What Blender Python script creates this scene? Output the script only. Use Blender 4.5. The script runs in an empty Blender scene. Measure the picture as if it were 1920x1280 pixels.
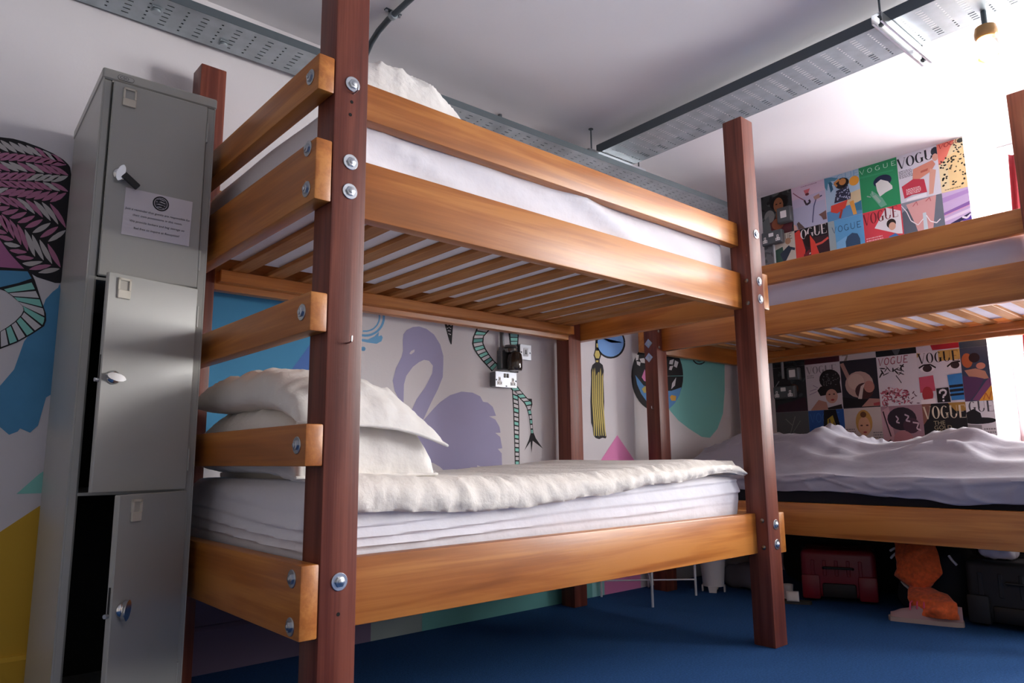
import bpy, bmesh, math, random
from mathutils import Vector, Matrix, noise
random.seed(11)
S = bpy.context.scene
COL = S.collection
PI = math.pi
L, PW, D, H = 2.06, .095, 1.191, 2.251          # bunk length, post size, depth, post height
YR, RT = .052, .045                              # long-rail setback and board thickness
WALL_Y, WALL_X, CEIL = 1.245, 3.87, 2.61

# ------------------------------------------------------------------ materials
def lin(h):
    h = h.lstrip('#'); o = []
    for i in (0, 2, 4):
        c = int(h[i:i+2], 16)/255
        o.append(c/12.92 if c <= .04045 else ((c+.055)/1.055)**2.4)
    return (*o, 1)
_M = {}
def mat(name, hexc, rough=.6, metal=0, spec=.5, emit=0, bump=0, bscale=60, var=0, vscale=3, sheen=0, trans=0, detail=4, bdist=.01):
    if name in _M: return _M[name]
    m = bpy.data.materials.new(name); m.use_nodes = True
    nt = m.node_tree; b = nt.nodes['Principled BSDF']
    c = lin(hexc)
    b.inputs['Base Color'].default_value = c
    b.inputs['Roughness'].default_value = rough
    b.inputs['Metallic'].default_value = metal
    b.inputs['Specular IOR Level'].default_value = spec
    if sheen: b.inputs['Sheen Weight'].default_value = sheen
    if trans: b.inputs['Transmission Weight'].default_value = trans
    if emit:
        b.inputs['Emission Color'].default_value = c; b.inputs['Emission Strength'].default_value = emit
    tc = nt.nodes.new('ShaderNodeTexCoord')
    if var:
        n = nt.nodes.new('ShaderNodeTexNoise'); n.inputs['Scale'].default_value = vscale; n.inputs['Detail'].default_value = detail
        nt.links.new(tc.outputs['Object'], n.inputs['Vector'])
        r = nt.nodes.new('ShaderNodeValToRGB')
        r.color_ramp.elements[0].position = .3; r.color_ramp.elements[1].position = .7
        r.color_ramp.elements[0].color = (*[x*(1-var) for x in c[:3]], 1)
        r.color_ramp.elements[1].color = (*[min(1, x*(1+var*.6)) for x in c[:3]], 1)
        nt.links.new(n.outputs['Fac'], r.inputs['Fac']); nt.links.new(r.outputs['Color'], b.inputs['Base Color'])
    if bump:
        n2 = nt.nodes.new('ShaderNodeTexNoise'); n2.inputs['Scale'].default_value = bscale; n2.inputs['Detail'].default_value = 5
        nt.links.new(tc.outputs['Object'], n2.inputs['Vector'])
        bp = nt.nodes.new('ShaderNodeBump'); bp.inputs['Strength'].default_value = bump; bp.inputs['Distance'].default_value = bdist
        nt.links.new(n2.outputs['Fac'], bp.inputs['Height']); nt.links.new(bp.outputs['Normal'], b.inputs['Normal'])
    _M[name] = m
    return m
def wood(name, light, mid, dark, axis, rough=.36, spec=.7, f=1.0, coat=0):
    if name in _M: return _M[name]
    m = bpy.data.materials.new(name); m.use_nodes = True
    nt = m.node_tree; b = nt.nodes['Principled BSDF']; N = nt.nodes.new
    b.inputs['Specular IOR Level'].default_value = spec
    b.inputs['Coat Weight'].default_value = coat; b.inputs['Coat Roughness'].default_value = .25
    tc = N('ShaderNodeTexCoord')
    mp = N('ShaderNodeMapping'); sc = [16*f, 16*f, 16*f]; sc['xyz'.index(axis)] = 1.1
    mp.inputs['Scale'].default_value = sc
    nt.links.new(tc.outputs['Object'], mp.inputs['Vector'])
    n1 = N('ShaderNodeTexNoise'); n1.inputs['Scale'].default_value = 1; n1.inputs['Detail'].default_value = 6; n1.inputs['Distortion'].default_value = .9
    nt.links.new(mp.outputs['Vector'], n1.inputs['Vector'])
    mp2 = N('ShaderNodeMapping'); s2 = [120*f]*3; s2['xyz'.index(axis)] = 3; mp2.inputs['Scale'].default_value = s2
    nt.links.new(tc.outputs['Object'], mp2.inputs['Vector'])
    n2 = N('ShaderNodeTexNoise'); n2.inputs['Scale'].default_value = 1; n2.inputs['Detail'].default_value = 3
    nt.links.new(mp2.outputs['Vector'], n2.inputs['Vector'])
    n3 = N('ShaderNodeTexNoise'); n3.inputs['Scale'].default_value = 1.7; n3.inputs['Detail'].default_value = 2
    nt.links.new(tc.outputs['Object'], n3.inputs['Vector'])
    a = N('ShaderNodeMath'); a.operation = 'MULTIPLY_ADD'; a.inputs[1].default_value = .28
    nt.links.new(n2.outputs['Fac'], a.inputs[0]); 
    a2 = N('ShaderNodeMath'); a2.operation = 'MULTIPLY_ADD'; a2.inputs[1].default_value = .5
    nt.links.new(n3.outputs['Fac'], a2.inputs[0]); nt.links.new(n1.outputs['Fac'], a2.inputs[2])
    nt.links.new(a2.outputs[0], a.inputs[2])
    r = N('ShaderNodeValToRGB'); e = r.color_ramp.elements
    e[0].position = .62; e[0].color = lin(dark); e[1].position = 1.05 if False else 1.0; e[1].color = lin(light)
    k = e.new(.84); k.color = lin(mid)
    nt.links.new(a.outputs[0], r.inputs['Fac']); nt.links.new(r.outputs['Color'], b.inputs['Base Color'])
    rr = N('ShaderNodeMapRange'); rr.inputs['To Min'].default_value = rough-.06; rr.inputs['To Max'].default_value = rough+.08
    nt.links.new(n1.outputs['Fac'], rr.inputs['Value']); nt.links.new(rr.outputs['Result'], b.inputs['Roughness'])
    bp = N('ShaderNodeBump'); bp.inputs['Strength'].default_value = .12; bp.inputs['Distance'].default_value = .002
    nt.links.new(n2.outputs['Fac'], bp.inputs['Height']); nt.links.new(bp.outputs['Normal'], b.inputs['Normal'])
    _M[name] = m
    return m
OR = ('c67f38', 'b06726', '94541c')
WX, WYM = wood('oak_x', *OR, 'x'), wood('oak_y', *OR, 'y')
SL = wood('slat_wood', 'c08a55', 'a8713f', '8a5528', 'y', rough=.6, spec=.25)
BR = ('814636', '6a3428', '52261d')
PZ = wood('dark_post', *BR, 'z', rough=.42, spec=.4, f=1.6)
STEEL = mat('zinc_steel', 'c9cdd2', .28, 1)
GALV = mat('galvanised', 'a9b3b8', .4, .55, var=.15, vscale=14)
GALVD = mat('galvanised_dark', '5f686d', .5, .6)
CHROME = mat('chrome', 'dcdcdc', .15, 1)
BLACK = mat('black_plastic', '141416', .5)
HOLE = mat('hole_dark', '0c0808', .9)
LOCK = mat('locker_grey', 'a6a59e', .32, 0, .6, var=.03, vscale=6)
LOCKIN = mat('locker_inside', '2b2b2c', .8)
CREAM = mat('cream_plastic', 'cfc8b8', .5)
PAPER = mat('notice_paper', 'd9d3d6', .8)
INK = mat('ink', '202024', .8)
SHEET = mat('white_sheet', 'e6e4ea', .85, sheen=.2, bump=.25, bscale=9, bdist=.03)
QUILT = mat('quilted_cotton', 'ece5dc', .9, sheen=.15, bump=.35, bscale=55, bdist=.008, detail=3)
DUVET = mat('duvet_cotton', 'eae7e2', .9, sheen=.2, bump=.35, bscale=16, bdist=.03)
PILLOW = mat('pillow_cotton', 'ece8e2', .9, sheen=.2, bump=.35, bscale=18, bdist=.02)
GREYS = mat('grey_sheet', 'a09eac', .8, sheen=.25, bump=.2, bscale=14, bdist=.02)
LILAC = mat('lilac_sheet', 'c6c3d6', .85, sheen=.2, bump=.2, bscale=10, bdist=.02)
NAVYM = mat('navy_mattress', '22232f', .9)
WHITE = mat('wall_white', 'dedadd', .8, bump=.06, bscale=90, var=.02, vscale=2)
CEILM = mat('ceiling_white', 'e2e0e2', .85, bump=.05, bscale=40)
WPOW = mat('white_metal', 'd6d6da', .4)
# carpet
CARPET = mat('blue_carpet', '2c5284', .95, spec=.1, bump=.8, bscale=420, var=.25, vscale=130, bdist=.006)

# ------------------------------------------------------------------ mesh builder
class MB:
    def __init__(s): s.bm = bmesh.new(); s.mats = []
    def mi(s, m):
        if m not in s.mats: s.mats.append(m)
        return s.mats.index(m)
    def face(s, pts, m):
        f = s.bm.faces.new([s.bm.verts.new(p) for p in pts]); f.material_index = s.mi(m); return f
    def box(s, x0, x1, y0, y1, z0, z1, m, bev=0, M=None, seg=1):
        t = bmesh.new(); bmesh.ops.create_cube(t, size=1)
        for v in t.verts:
            v.co = Vector(((x0+x1)/2+v.co.x*(x1-x0), (y0+y1)/2+v.co.y*(y1-y0), (z0+z1)/2+v.co.z*(z1-z0)))
        if bev: bmesh.ops.bevel(t, geom=t.edges[:], offset=bev, segments=seg, affect='EDGES', profile=.5)
        s.merge(t, m, M); return s
    def merge(s, t, m, M=None):
        k = s.mi(m); vs = {}
        for v in t.verts: vs[v] = s.bm.verts.new(M @ v.co if M else v.co)
        for f in t.faces:
            try: n = s.bm.faces.new([vs[v] for v in f.verts])
            except ValueError: continue
            n.material_index = k
        t.free()
    def grid(s, rows, m, closeu=False, closev=False):
        k = s.mi(m); V = [[s.bm.verts.new(p) for p in r] for r in rows]
        nu, nv = len(V), len(V[0])
        for i in range(nu if closeu else nu-1):
            for j in range(nv if closev else nv-1):
                f = s.bm.faces.new((V[i][j], V[(i+1) % nu][j], V[(i+1) % nu][(j+1) % nv], V[i][(j+1) % nv])); f.material_index = k
        return V
    def tube(s, pts, r, m, n=10, cap=True):
        pts = [Vector(p) for p in pts]; rows = []
        rs = r if isinstance(r, (list, tuple)) else [r]*len(pts)
        for i, p in enumerate(pts):
            d = (pts[min(i+1, len(pts)-1)]-pts[max(i-1, 0)]).normalized()
            if i == 0: a = d.orthogonal().normalized()
            else:
                a = (pa - d*pa.dot(d)); a = a.normalized() if a.length > 1e-6 else d.orthogonal().normalized()
            pa = a; b = d.cross(a)
            rows.append([p+(a*math.cos(2*PI*j/n)+b*math.sin(2*PI*j/n))*rs[i] for j in range(n)])
        V = s.grid(rows, m, closev=True)
        if cap:
            for R in (V[0][::-1], V[-1]):
                f = s.bm.faces.new(R); f.material_index = s.mi(m)
        return s
    def lathe(s, prof, m, n=24, M=None):
        rows = []
        for r, z in prof:
            rows.append([(M @ Vector((r*math.cos(2*PI*j/n), r*math.sin(2*PI*j/n), z))) if M else Vector((r*math.cos(2*PI*j/n), r*math.sin(2*PI*j/n), z)) for j in range(n)])
        V = s.grid(rows, m, closev=True)
        for R, rr in ((V[0], prof[0][0]), (V[-1], prof[-1][0])):
            if rr > 1e-5:
                f = s.bm.faces.new(R); f.material_index = s.mi(m)
        return s
    def prism(s, pts, h, m, M):                    # closed outline in local xy, extruded from 0 to h along local z
        t = bmesh.new(); f = t.faces.new([t.verts.new((x, y, 0)) for x, y in pts])
        r = bmesh.ops.extrude_face_region(t, geom=[f])
        for v in r['geom']:
            if isinstance(v, bmesh.types.BMVert): v.co.z = h
        s.merge(t, m, M); return s
def obj(name, mb, parent=None, loc=(0, 0, 0), rot=(0, 0, 0), smooth=35):
    bm = mb.bm
    bmesh.ops.remove_doubles(bm, verts=bm.verts[:], dist=1e-6)
    bmesh.ops.recalc_face_normals(bm, faces=bm.faces[:])
    me = bpy.data.meshes.new(name); bm.to_mesh(me); bm.free()
    for m in mb.mats: me.materials.append(m)
    if smooth:
        for p in me.polygons: p.use_smooth = True
        me.set_sharp_from_angle(angle=math.radians(smooth))
    o = bpy.data.objects.new(name, me); COL.objects.link(o)
    o.location = loc; o.rotation_euler = rot
    if parent: o.parent = parent
    return o
def flat(name, mb, parent=None, loc=(0, 0, 0), rot=(0, 0, 0)):   # keeps face winding (painted layers)
    bm = mb.bm; me = bpy.data.meshes.new(name); bm.to_mesh(me); bm.free()
    for m in mb.mats: me.materials.append(m)
    o = bpy.data.objects.new(name, me); COL.objects.link(o); o.location = loc; o.rotation_euler = rot
    if parent: o.parent = parent
    return o
def tag(o, label, cat, group=None):
    o['label'] = label; o['category'] = cat
    if group: o['group'] = group
    return o
def thing(name, label, cat, loc=(0, 0, 0), rz=0, group=None):
    o = bpy.data.objects.new(name, None); COL.objects.link(o); o.empty_display_size = .05
    o.location = loc; o.rotation_euler = (0, 0, rz)
    return tag(o, label, cat, group)
def struct(o): o['kind'] = 'structure'; return o
def dup(o, parent, loc, rot=None):
    c = o.copy(); COL.objects.link(c); c.parent = parent; c.location = loc
    if rot is not None: c.rotation_euler = rot
    return c
def ridge(p, k=2.0): return (1-abs(noise.noise(p))*2)**k if abs(noise.noise(p)) < .5 else 0
def soft_box(x0, x1, y0, y1, z0, z1, r, step, m, disp=None, mb=None):
    mb = mb or MB(); k = mb.mi(m)
    st = step if isinstance(step, tuple) else (step,)*3
    nx, ny, nz = [max(2, round((b-a)/q)) for (a, b), q in zip(((x0, x1), (y0, y1), (z0, z1)), st)]
    V = {}
    def vert(i, j, l):
        key = (i, j, l)
        if key in V: return V[key]
        p = Vector((x0+(x1-x0)*i/nx, y0+(y1-y0)*j/ny, z0+(z1-z0)*l/nz))
        c = Vector((min(max(p.x, x0+r), x1-r), min(max(p.y, y0+r), y1-r), min(max(p.z, z0+r), z1-r)))
        d = p-c
        if d.length > 1e-7:
            n = d.normalized(); p = c+n*r
        else: n = Vector((0, 0, 1))
        if disp: p = p+disp(p, n)
        V[key] = mb.bm.verts.new(p); return V[key]
    def q(a, b, c, d):
        f = mb.bm.faces.new((vert(*a), vert(*b), vert(*c), vert(*d))); f.material_index = k
    for i in range(nx):
        for j in range(ny):
            for l in (0, nz): q((i, j, l), (i+1, j, l), (i+1, j+1, l), (i, j+1, l))
    for i in range(nx):
        for l in range(nz):
            for j in (0, ny): q((i, j, l), (i+1, j, l), (i+1, j, l+1), (i, j, l+1))
    for j in range(ny):
        for l in range(nz):
            for i in (0, nx): q((i, j, l), (i, j+1, l), (i, j+1, l+1), (i, j, l+1))
    return mb
def interp(tab, x):
    if x <= tab[0][0]: return tab[0][1]
    for (a, b), (c, d) in zip(tab, tab[1:]):
        if x <= c:
            t = (x-a)/(c-a); t = t*t*(3-2*t); return b+(d-b)*t
    return tab[-1][1]

# ------------------------------------------------------------------ camera
cd = bpy.data.cameras.new('camera'); cam = bpy.data.objects.new('camera', cd); COL.objects.link(cam)
cd.sensor_width = 36; cd.lens = 36*1342.71/1920; cd.clip_start = .02
cam.location = (-.7872, -1.5619, .7540); cam.rotation_euler = (1.7327, .0106, -.7211)
S.camera = cam
# painted mural outlines in wall metres (x, z)
MURAL = [
(0,'pinkf',[(-0.6076,1.498),(-0.5502,1.51),(-0.5166,1.467),(-0.4654,1.4),(-0.4638,1.382),(-0.5083,1.368),(-0.5949,1.354)]),
(1,'black',[(-0.6558,1.824),(-0.5776,1.829),(-0.5426,1.834),(-0.5115,1.833),(-0.4662,1.826),(-0.4249,1.815),(-0.3936,1.801),(-0.3776,1.788),(-0.3713,1.779),(-0.3556,1.704),(-0.3497,1.592),(-0.3479,1.46),(-0.3675,1.362),(-0.3835,1.36),(-0.4372,1.372),(-0.4696,1.39),(-0.4918,1.412),(-0.5195,1.441),(-0.5476,1.479),(-0.6306,1.543)]),
(1,'lblue',[(-0.369,1.361),(-0.3736,1.345),(-0.3886,1.328),(-0.4059,1.3),(-0.4258,1.208),(-0.4545,1.151),(-0.4739,1.057),(-0.5065,1.002),(-0.5356,0.9756),(-0.5285,0.8934),(-0.4952,0.8702),(-0.4695,0.8464),(-0.4474,0.857),(-0.4418,0.8674),(-0.4134,0.8537),(-0.3933,0.8775),(-0.3784,0.9703),(-0.3243,1.014)]),
(2,'black',[(-0.5688,1.386),(-0.5398,1.389),(-0.5102,1.391),(-0.47,1.395),(-0.457,1.392),(-0.4414,1.36),(-0.4199,1.3),(-0.4014,1.252),(-0.3984,1.228),(-0.4031,1.208),(-0.4319,1.18),(-0.4745,1.145),(-0.5167,1.12),(-0.5439,1.1),(-0.5493,1.162),(-0.5216,1.177),(-0.5034,1.194),(-0.4853,1.214),(-0.4697,1.238),(-0.4644,1.254),(-0.467,1.266),(-0.481,1.282),(-0.5025,1.3),(-0.5183,1.311),(-0.5335,1.315),(-0.5628,1.317)]),
(3,'lblue',[(-0.563,1.375),(-0.5094,1.382),(-0.4642,1.387),(-0.4511,1.365),(-0.4861,1.344),(-0.5341,1.322),(-0.558,1.317)]),
(3,'teal',[(-0.4501,1.351),(-0.4445,1.341),(-0.439,1.33),(-0.5111,1.308),(-0.5171,1.312),(-0.5231,1.317)]),
(3,'wall',[(-0.4362,1.324),(-0.4307,1.313),(-0.4251,1.302),(-0.4963,1.298),(-0.5021,1.302),(-0.5081,1.306)]),
(3,'teal',[(-0.4227,1.297),(-0.4183,1.285),(-0.4138,1.273),(-0.483,1.284),(-0.4883,1.29),(-0.4937,1.295)]),
(3,'wall',[(-0.4116,1.268),(-0.4072,1.256),(-0.4052,1.243),(-0.4697,1.27),(-0.475,1.276),(-0.4803,1.281)]),
(3,'teal',[(-0.4046,1.237),(-0.4051,1.224),(-0.4081,1.212),(-0.4617,1.252),(-0.4638,1.26),(-0.4671,1.268)]),
(3,'wall',[(-0.4114,1.207),(-0.4194,1.199),(-0.4274,1.191),(-0.4689,1.233),(-0.4655,1.24),(-0.4627,1.248)]),
(3,'teal',[(-0.4315,1.187),(-0.4399,1.179),(-0.4484,1.172),(-0.4803,1.216),(-0.4758,1.223),(-0.4712,1.23)]),
(3,'wall',[(-0.4527,1.168),(-0.4612,1.161),(-0.4697,1.154),(-0.4928,1.202),(-0.4876,1.207),(-0.4826,1.213)]),
(3,'teal',[(-0.4739,1.151),(-0.483,1.145),(-0.4922,1.14),(-0.506,1.188),(-0.5005,1.193),(-0.4953,1.199)]),
(3,'wall',[(-0.4967,1.137),(-0.5059,1.132),(-0.5149,1.127),(-0.52,1.176),(-0.5144,1.181),(-0.5088,1.186)]),
(1,'teal',[(-0.434,0.6591),(-0.3752,0.7227),(-0.3433,0.7428),(-0.3366,0.6584)]),
(1,'yellow',[(-0.4962,0.5243),(-0.4672,0.5433),(-0.372,0.6153),(-0.2972,0.6634),(-0.2479,0.0287),(-0.4567,0.0718)]),
(1,'blue',[(-0.0014,1.483),(0.6976,1.603),(0.7237,0.7376),(0.0439,0.7464)]),
(2,'bluev',[(0.3982,1.018),(0.5581,1.252),(0.7049,1.362),(0.7237,0.7376),(0.3413,0.7426)]),
(1,'curl',[(0.8967,1.446),(0.9047,1.433),(0.9097,1.418),(0.9116,1.402),(0.9104,1.386),(0.906,1.369),(0.8987,1.354),(0.8886,1.34),(0.8762,1.327),(0.8618,1.317),(0.8459,1.308),(0.829,1.302),(0.8117,1.299),(0.7944,1.299),(0.7776,1.301),(0.7812,1.311),(0.7961,1.309),(0.8114,1.31),(0.8268,1.312),(0.8417,1.317),(0.8558,1.325),(0.8685,1.334),(0.8795,1.346),(0.8883,1.358),(0.8948,1.372),(0.8987,1.386),(0.8998,1.4),(0.8981,1.414),(0.8936,1.427),(0.8866,1.44)]),
(1,'curl',[(0.8754,1.432),(0.881,1.423),(0.8848,1.412),(0.8865,1.401),(0.8862,1.39),(0.8839,1.379),(0.8795,1.368),(0.8734,1.357),(0.8655,1.348),(0.8563,1.339),(0.8458,1.332),(0.8344,1.327),(0.8224,1.323),(0.8102,1.321),(0.798,1.32),(0.7991,1.327),(0.8101,1.328),(0.8211,1.329),(0.8319,1.333),(0.8421,1.338),(0.8515,1.344),(0.8599,1.352),(0.8669,1.36),(0.8724,1.37),(0.8763,1.38),(0.8784,1.39),(0.8787,1.4),(0.8771,1.41),(0.8738,1.419),(0.8687,1.428)]),
(1,'curl',[(0.7805,1.288),(0.8246,1.288),(0.8594,1.306),(0.8816,1.329),(0.8788,1.308),(0.895,1.315),(0.9018,1.305),(0.8956,1.287),(0.8699,1.273),(0.825,1.274),(0.7808,1.278)]),
(1,'curl',[(0.8149,1.245),(0.8139,1.24),(0.8109,1.236),(0.8064,1.234),(0.8014,1.234),(0.7969,1.235),(0.7936,1.238),(0.7924,1.242),(0.7933,1.247),(0.7963,1.251),(0.8007,1.253),(0.8057,1.254),(0.8103,1.252),(0.8136,1.249),(0.8149,1.245),(0.8036,1.244),(0.8036,1.244),(0.8036,1.244),(0.8036,1.244),(0.8036,1.244),(0.8036,1.244),(0.8036,1.244),(0.8036,1.244),(0.8036,1.244),(0.8036,1.244),(0.8036,1.244),(0.8036,1.244),(0.8036,1.244),(0.8036,1.244),(0.8036,1.244)]),
(1,'mauve',[(1.009,1.301),(1.012,1.331),(1.029,1.353),(1.064,1.372),(1.099,1.379),(1.142,1.372),(1.186,1.349),(1.223,1.304),(1.242,1.25),(1.242,1.208),(1.239,1.146),(1.21,1.084),(1.174,1.023),(1.132,0.9447),(1.124,0.9299),(1.182,0.9875),(1.225,1.025),(1.284,1.061),(1.353,1.082),(1.423,1.08),(1.471,1.064),(1.489,1.038),(1.52,1.035),(1.553,1.014),(1.574,0.97),(1.528,0.9654),(1.569,0.9508),(1.597,0.9134),(1.603,0.885),(1.568,0.8832),(1.601,0.8628),(1.614,0.806),(1.584,0.8028),(1.61,0.7808),(1.612,0.6993),(1.599,0.6126),(1.129,0.6283),(1.099,0.7825),(1.071,0.8682),(1.056,0.9656),(1.089,1.031),(1.138,1.092),(1.177,1.16),(1.181,1.197),(1.158,1.219),(1.129,1.221),(1.101,1.208),(1.066,1.182),(1.031,1.138),(1.019,1.097),(1.018,0.9987),(0.9935,1.026),(0.9694,1.065),(0.9585,1.111),(0.9742,1.169),(1.004,1.224),(1.011,1.254)]),
(2,'wall',[(1.046,1.244),(1.057,1.258),(1.075,1.266),(1.074,1.254),(1.055,1.24)]),
(2,'wall',[(1.145,0.7363),(1.184,0.7387),(1.227,0.7178),(1.249,0.6999),(1.185,0.6781),(1.146,0.679)]),
(2,'wall',[(1.45,0.7234),(1.486,0.7126),(1.526,0.7039),(1.509,0.6705),(1.454,0.6718)]),
(1,'black',[(1.241,1.442),(1.306,1.45),(1.3,1.405),(1.292,1.312),(1.286,1.311),(1.276,1.331),(1.25,1.403)]),
(2,'wall',[(1.262,1.414),(1.261,1.411),(1.259,1.41),(1.256,1.411),(1.255,1.413),(1.256,1.415),(1.258,1.416),(1.261,1.415),(1.262,1.414),(1.259,1.413),(1.259,1.413),(1.259,1.413),(1.259,1.413),(1.259,1.413),(1.259,1.413),(1.259,1.413),(1.259,1.413),(1.259,1.413)]),
(2,'wall',[(1.271,1.405),(1.27,1.403),(1.268,1.402),(1.265,1.403),(1.264,1.405),(1.265,1.407),(1.268,1.408),(1.27,1.407),(1.271,1.405),(1.268,1.405),(1.268,1.405),(1.268,1.405),(1.268,1.405),(1.268,1.405),(1.268,1.405),(1.268,1.405),(1.268,1.405),(1.268,1.405)]),
(2,'wall',[(1.282,1.415),(1.281,1.413),(1.278,1.411),(1.276,1.412),(1.275,1.414),(1.276,1.416),(1.278,1.417),(1.281,1.417),(1.282,1.415),(1.278,1.414),(1.278,1.414),(1.278,1.414),(1.278,1.414),(1.278,1.414),(1.278,1.414),(1.278,1.414),(1.278,1.414),(1.278,1.414)]),
(2,'wall',[(1.291,1.406),(1.29,1.404),(1.288,1.403),(1.285,1.403),(1.284,1.405),(1.285,1.407),(1.288,1.408),(1.29,1.408),(1.291,1.406),(1.288,1.405),(1.288,1.405),(1.288,1.405),(1.288,1.405),(1.288,1.405),(1.288,1.405),(1.288,1.405),(1.288,1.405),(1.288,1.405)]),
(2,'wall',[(1.268,1.389),(1.267,1.387),(1.265,1.386),(1.262,1.387),(1.261,1.389),(1.262,1.391),(1.265,1.392),(1.267,1.391),(1.268,1.389),(1.265,1.389),(1.265,1.389),(1.265,1.389),(1.265,1.389),(1.265,1.389),(1.265,1.389),(1.265,1.389),(1.265,1.389),(1.265,1.389)]),
(2,'wall',[(1.279,1.394),(1.278,1.392),(1.275,1.391),(1.273,1.391),(1.272,1.393),(1.273,1.395),(1.275,1.396),(1.278,1.396),(1.279,1.394),(1.275,1.393),(1.275,1.393),(1.275,1.393),(1.275,1.393),(1.275,1.393),(1.275,1.393),(1.275,1.393),(1.275,1.393),(1.275,1.393)]),
(2,'wall',[(1.289,1.392),(1.288,1.389),(1.285,1.388),(1.283,1.389),(1.282,1.391),(1.283,1.393),(1.285,1.394),(1.288,1.393),(1.289,1.392),(1.285,1.391),(1.285,1.391),(1.285,1.391),(1.285,1.391),(1.285,1.391),(1.285,1.391),(1.285,1.391),(1.285,1.391),(1.285,1.391)]),
(2,'wall',[(1.274,1.377),(1.273,1.375),(1.271,1.374),(1.268,1.375),(1.268,1.377),(1.268,1.379),(1.271,1.38),(1.273,1.379),(1.274,1.378),(1.271,1.377),(1.271,1.377),(1.271,1.377),(1.271,1.377),(1.271,1.377),(1.271,1.377),(1.271,1.377),(1.271,1.377),(1.271,1.377)]),
(2,'wall',[(1.284,1.377),(1.283,1.375),(1.281,1.374),(1.278,1.375),(1.277,1.377),(1.278,1.379),(1.281,1.38),(1.283,1.379),(1.284,1.377),(1.281,1.377),(1.281,1.377),(1.281,1.377),(1.281,1.377),(1.281,1.377),(1.281,1.377),(1.281,1.377),(1.281,1.377),(1.281,1.377)]),
(2,'wall',[(1.279,1.362),(1.278,1.36),(1.276,1.359),(1.273,1.36),(1.272,1.362),(1.273,1.364),(1.276,1.365),(1.278,1.364),(1.279,1.362),(1.276,1.362),(1.276,1.362),(1.276,1.362),(1.276,1.362),(1.276,1.362),(1.276,1.362),(1.276,1.362),(1.276,1.362),(1.276,1.362)]),
(2,'wall',[(1.287,1.36),(1.286,1.358),(1.283,1.357),(1.281,1.357),(1.28,1.359),(1.281,1.361),(1.283,1.363),(1.286,1.362),(1.287,1.36),(1.283,1.36),(1.283,1.36),(1.283,1.36),(1.283,1.36),(1.283,1.36),(1.283,1.36),(1.283,1.36),(1.283,1.36),(1.283,1.36)]),
(1,'black',[(1.475,1.436),(1.448,1.409),(1.425,1.362),(1.419,1.328),(1.431,1.299),(1.451,1.274),(1.485,1.244),(1.548,1.195),(1.59,1.235),(1.562,1.254),(1.535,1.279),(1.508,1.31),(1.493,1.338),(1.497,1.372),(1.536,1.41),(1.548,1.427)]),
(2,'teal',[(1.481,1.433),(1.474,1.426),(1.467,1.419),(1.528,1.413),(1.533,1.419),(1.538,1.426)]),
(2,'wall',[(1.463,1.414),(1.457,1.407),(1.452,1.399),(1.513,1.397),(1.518,1.403),(1.524,1.409)]),
(2,'teal',[(1.45,1.393),(1.445,1.385),(1.441,1.377),(1.498,1.381),(1.504,1.387),(1.509,1.393)]),
(2,'wall',[(1.438,1.372),(1.434,1.364),(1.433,1.356),(1.488,1.364),(1.489,1.371),(1.494,1.377)]),
(2,'teald',[(1.432,1.351),(1.43,1.342),(1.429,1.334),(1.485,1.345),(1.486,1.352),(1.487,1.359)]),
(2,'wall',[(1.429,1.329),(1.431,1.321),(1.435,1.313),(1.489,1.328),(1.486,1.334),(1.485,1.341)]),
(2,'teal',[(1.437,1.308),(1.44,1.301),(1.445,1.294),(1.498,1.312),(1.494,1.318),(1.491,1.324)]),
(2,'wall',[(1.448,1.29),(1.454,1.284),(1.459,1.277),(1.509,1.297),(1.504,1.302),(1.5,1.308)]),
(2,'teal',[(1.464,1.273),(1.47,1.267),(1.477,1.262),(1.522,1.283),(1.517,1.288),(1.512,1.294)]),
(2,'wall',[(1.481,1.258),(1.487,1.252),(1.494,1.246),(1.536,1.269),(1.53,1.274),(1.525,1.279)]),
(2,'teald',[(1.499,1.242),(1.506,1.237),(1.513,1.231),(1.55,1.256),(1.545,1.261),(1.539,1.266)]),
(2,'wall',[(1.517,1.228),(1.525,1.222),(1.532,1.216),(1.566,1.243),(1.56,1.248),(1.554,1.252)]),
(2,'teal',[(1.536,1.213),(1.544,1.207),(1.551,1.202),(1.583,1.231),(1.577,1.236),(1.57,1.24)]),
(1,'black',[(1.657,1.445),(1.74,1.455),(1.737,1.41),(1.732,1.349),(1.731,1.202),(1.67,1.198),(1.674,1.344),(1.664,1.402)]),
(2,'teal',[(1.672,1.426),(1.673,1.418),(1.675,1.409),(1.729,1.415),(1.729,1.424),(1.729,1.432)]),
(2,'lteal',[(1.676,1.405),(1.677,1.397),(1.678,1.389),(1.727,1.393),(1.728,1.402),(1.728,1.411)]),
(2,'teal',[(1.678,1.384),(1.679,1.376),(1.68,1.368),(1.726,1.372),(1.726,1.381),(1.727,1.389)]),
(2,'lteal',[(1.68,1.363),(1.681,1.355),(1.682,1.347),(1.724,1.351),(1.724,1.359),(1.725,1.368)]),
(2,'wall',[(1.713,1.265),(1.714,1.262),(1.714,1.258),(1.727,1.259),(1.727,1.263),(1.727,1.266)]),
(2,'wall',[(1.714,1.25),(1.714,1.246),(1.715,1.242),(1.728,1.243),(1.727,1.247),(1.727,1.251)]),
(2,'wall',[(1.715,1.234),(1.715,1.23),(1.715,1.227),(1.728,1.228),(1.728,1.232),(1.728,1.235)]),
(2,'wall',[(1.716,1.219),(1.716,1.215),(1.716,1.211),(1.729,1.212),(1.729,1.216),(1.728,1.22)]),
(1,'black',[(1.684,1.11),(1.691,1.006),(1.695,0.8767),(1.7,0.72),(1.731,0.7195),(1.732,0.8772),(1.734,1.008),(1.727,1.099)]),
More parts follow.
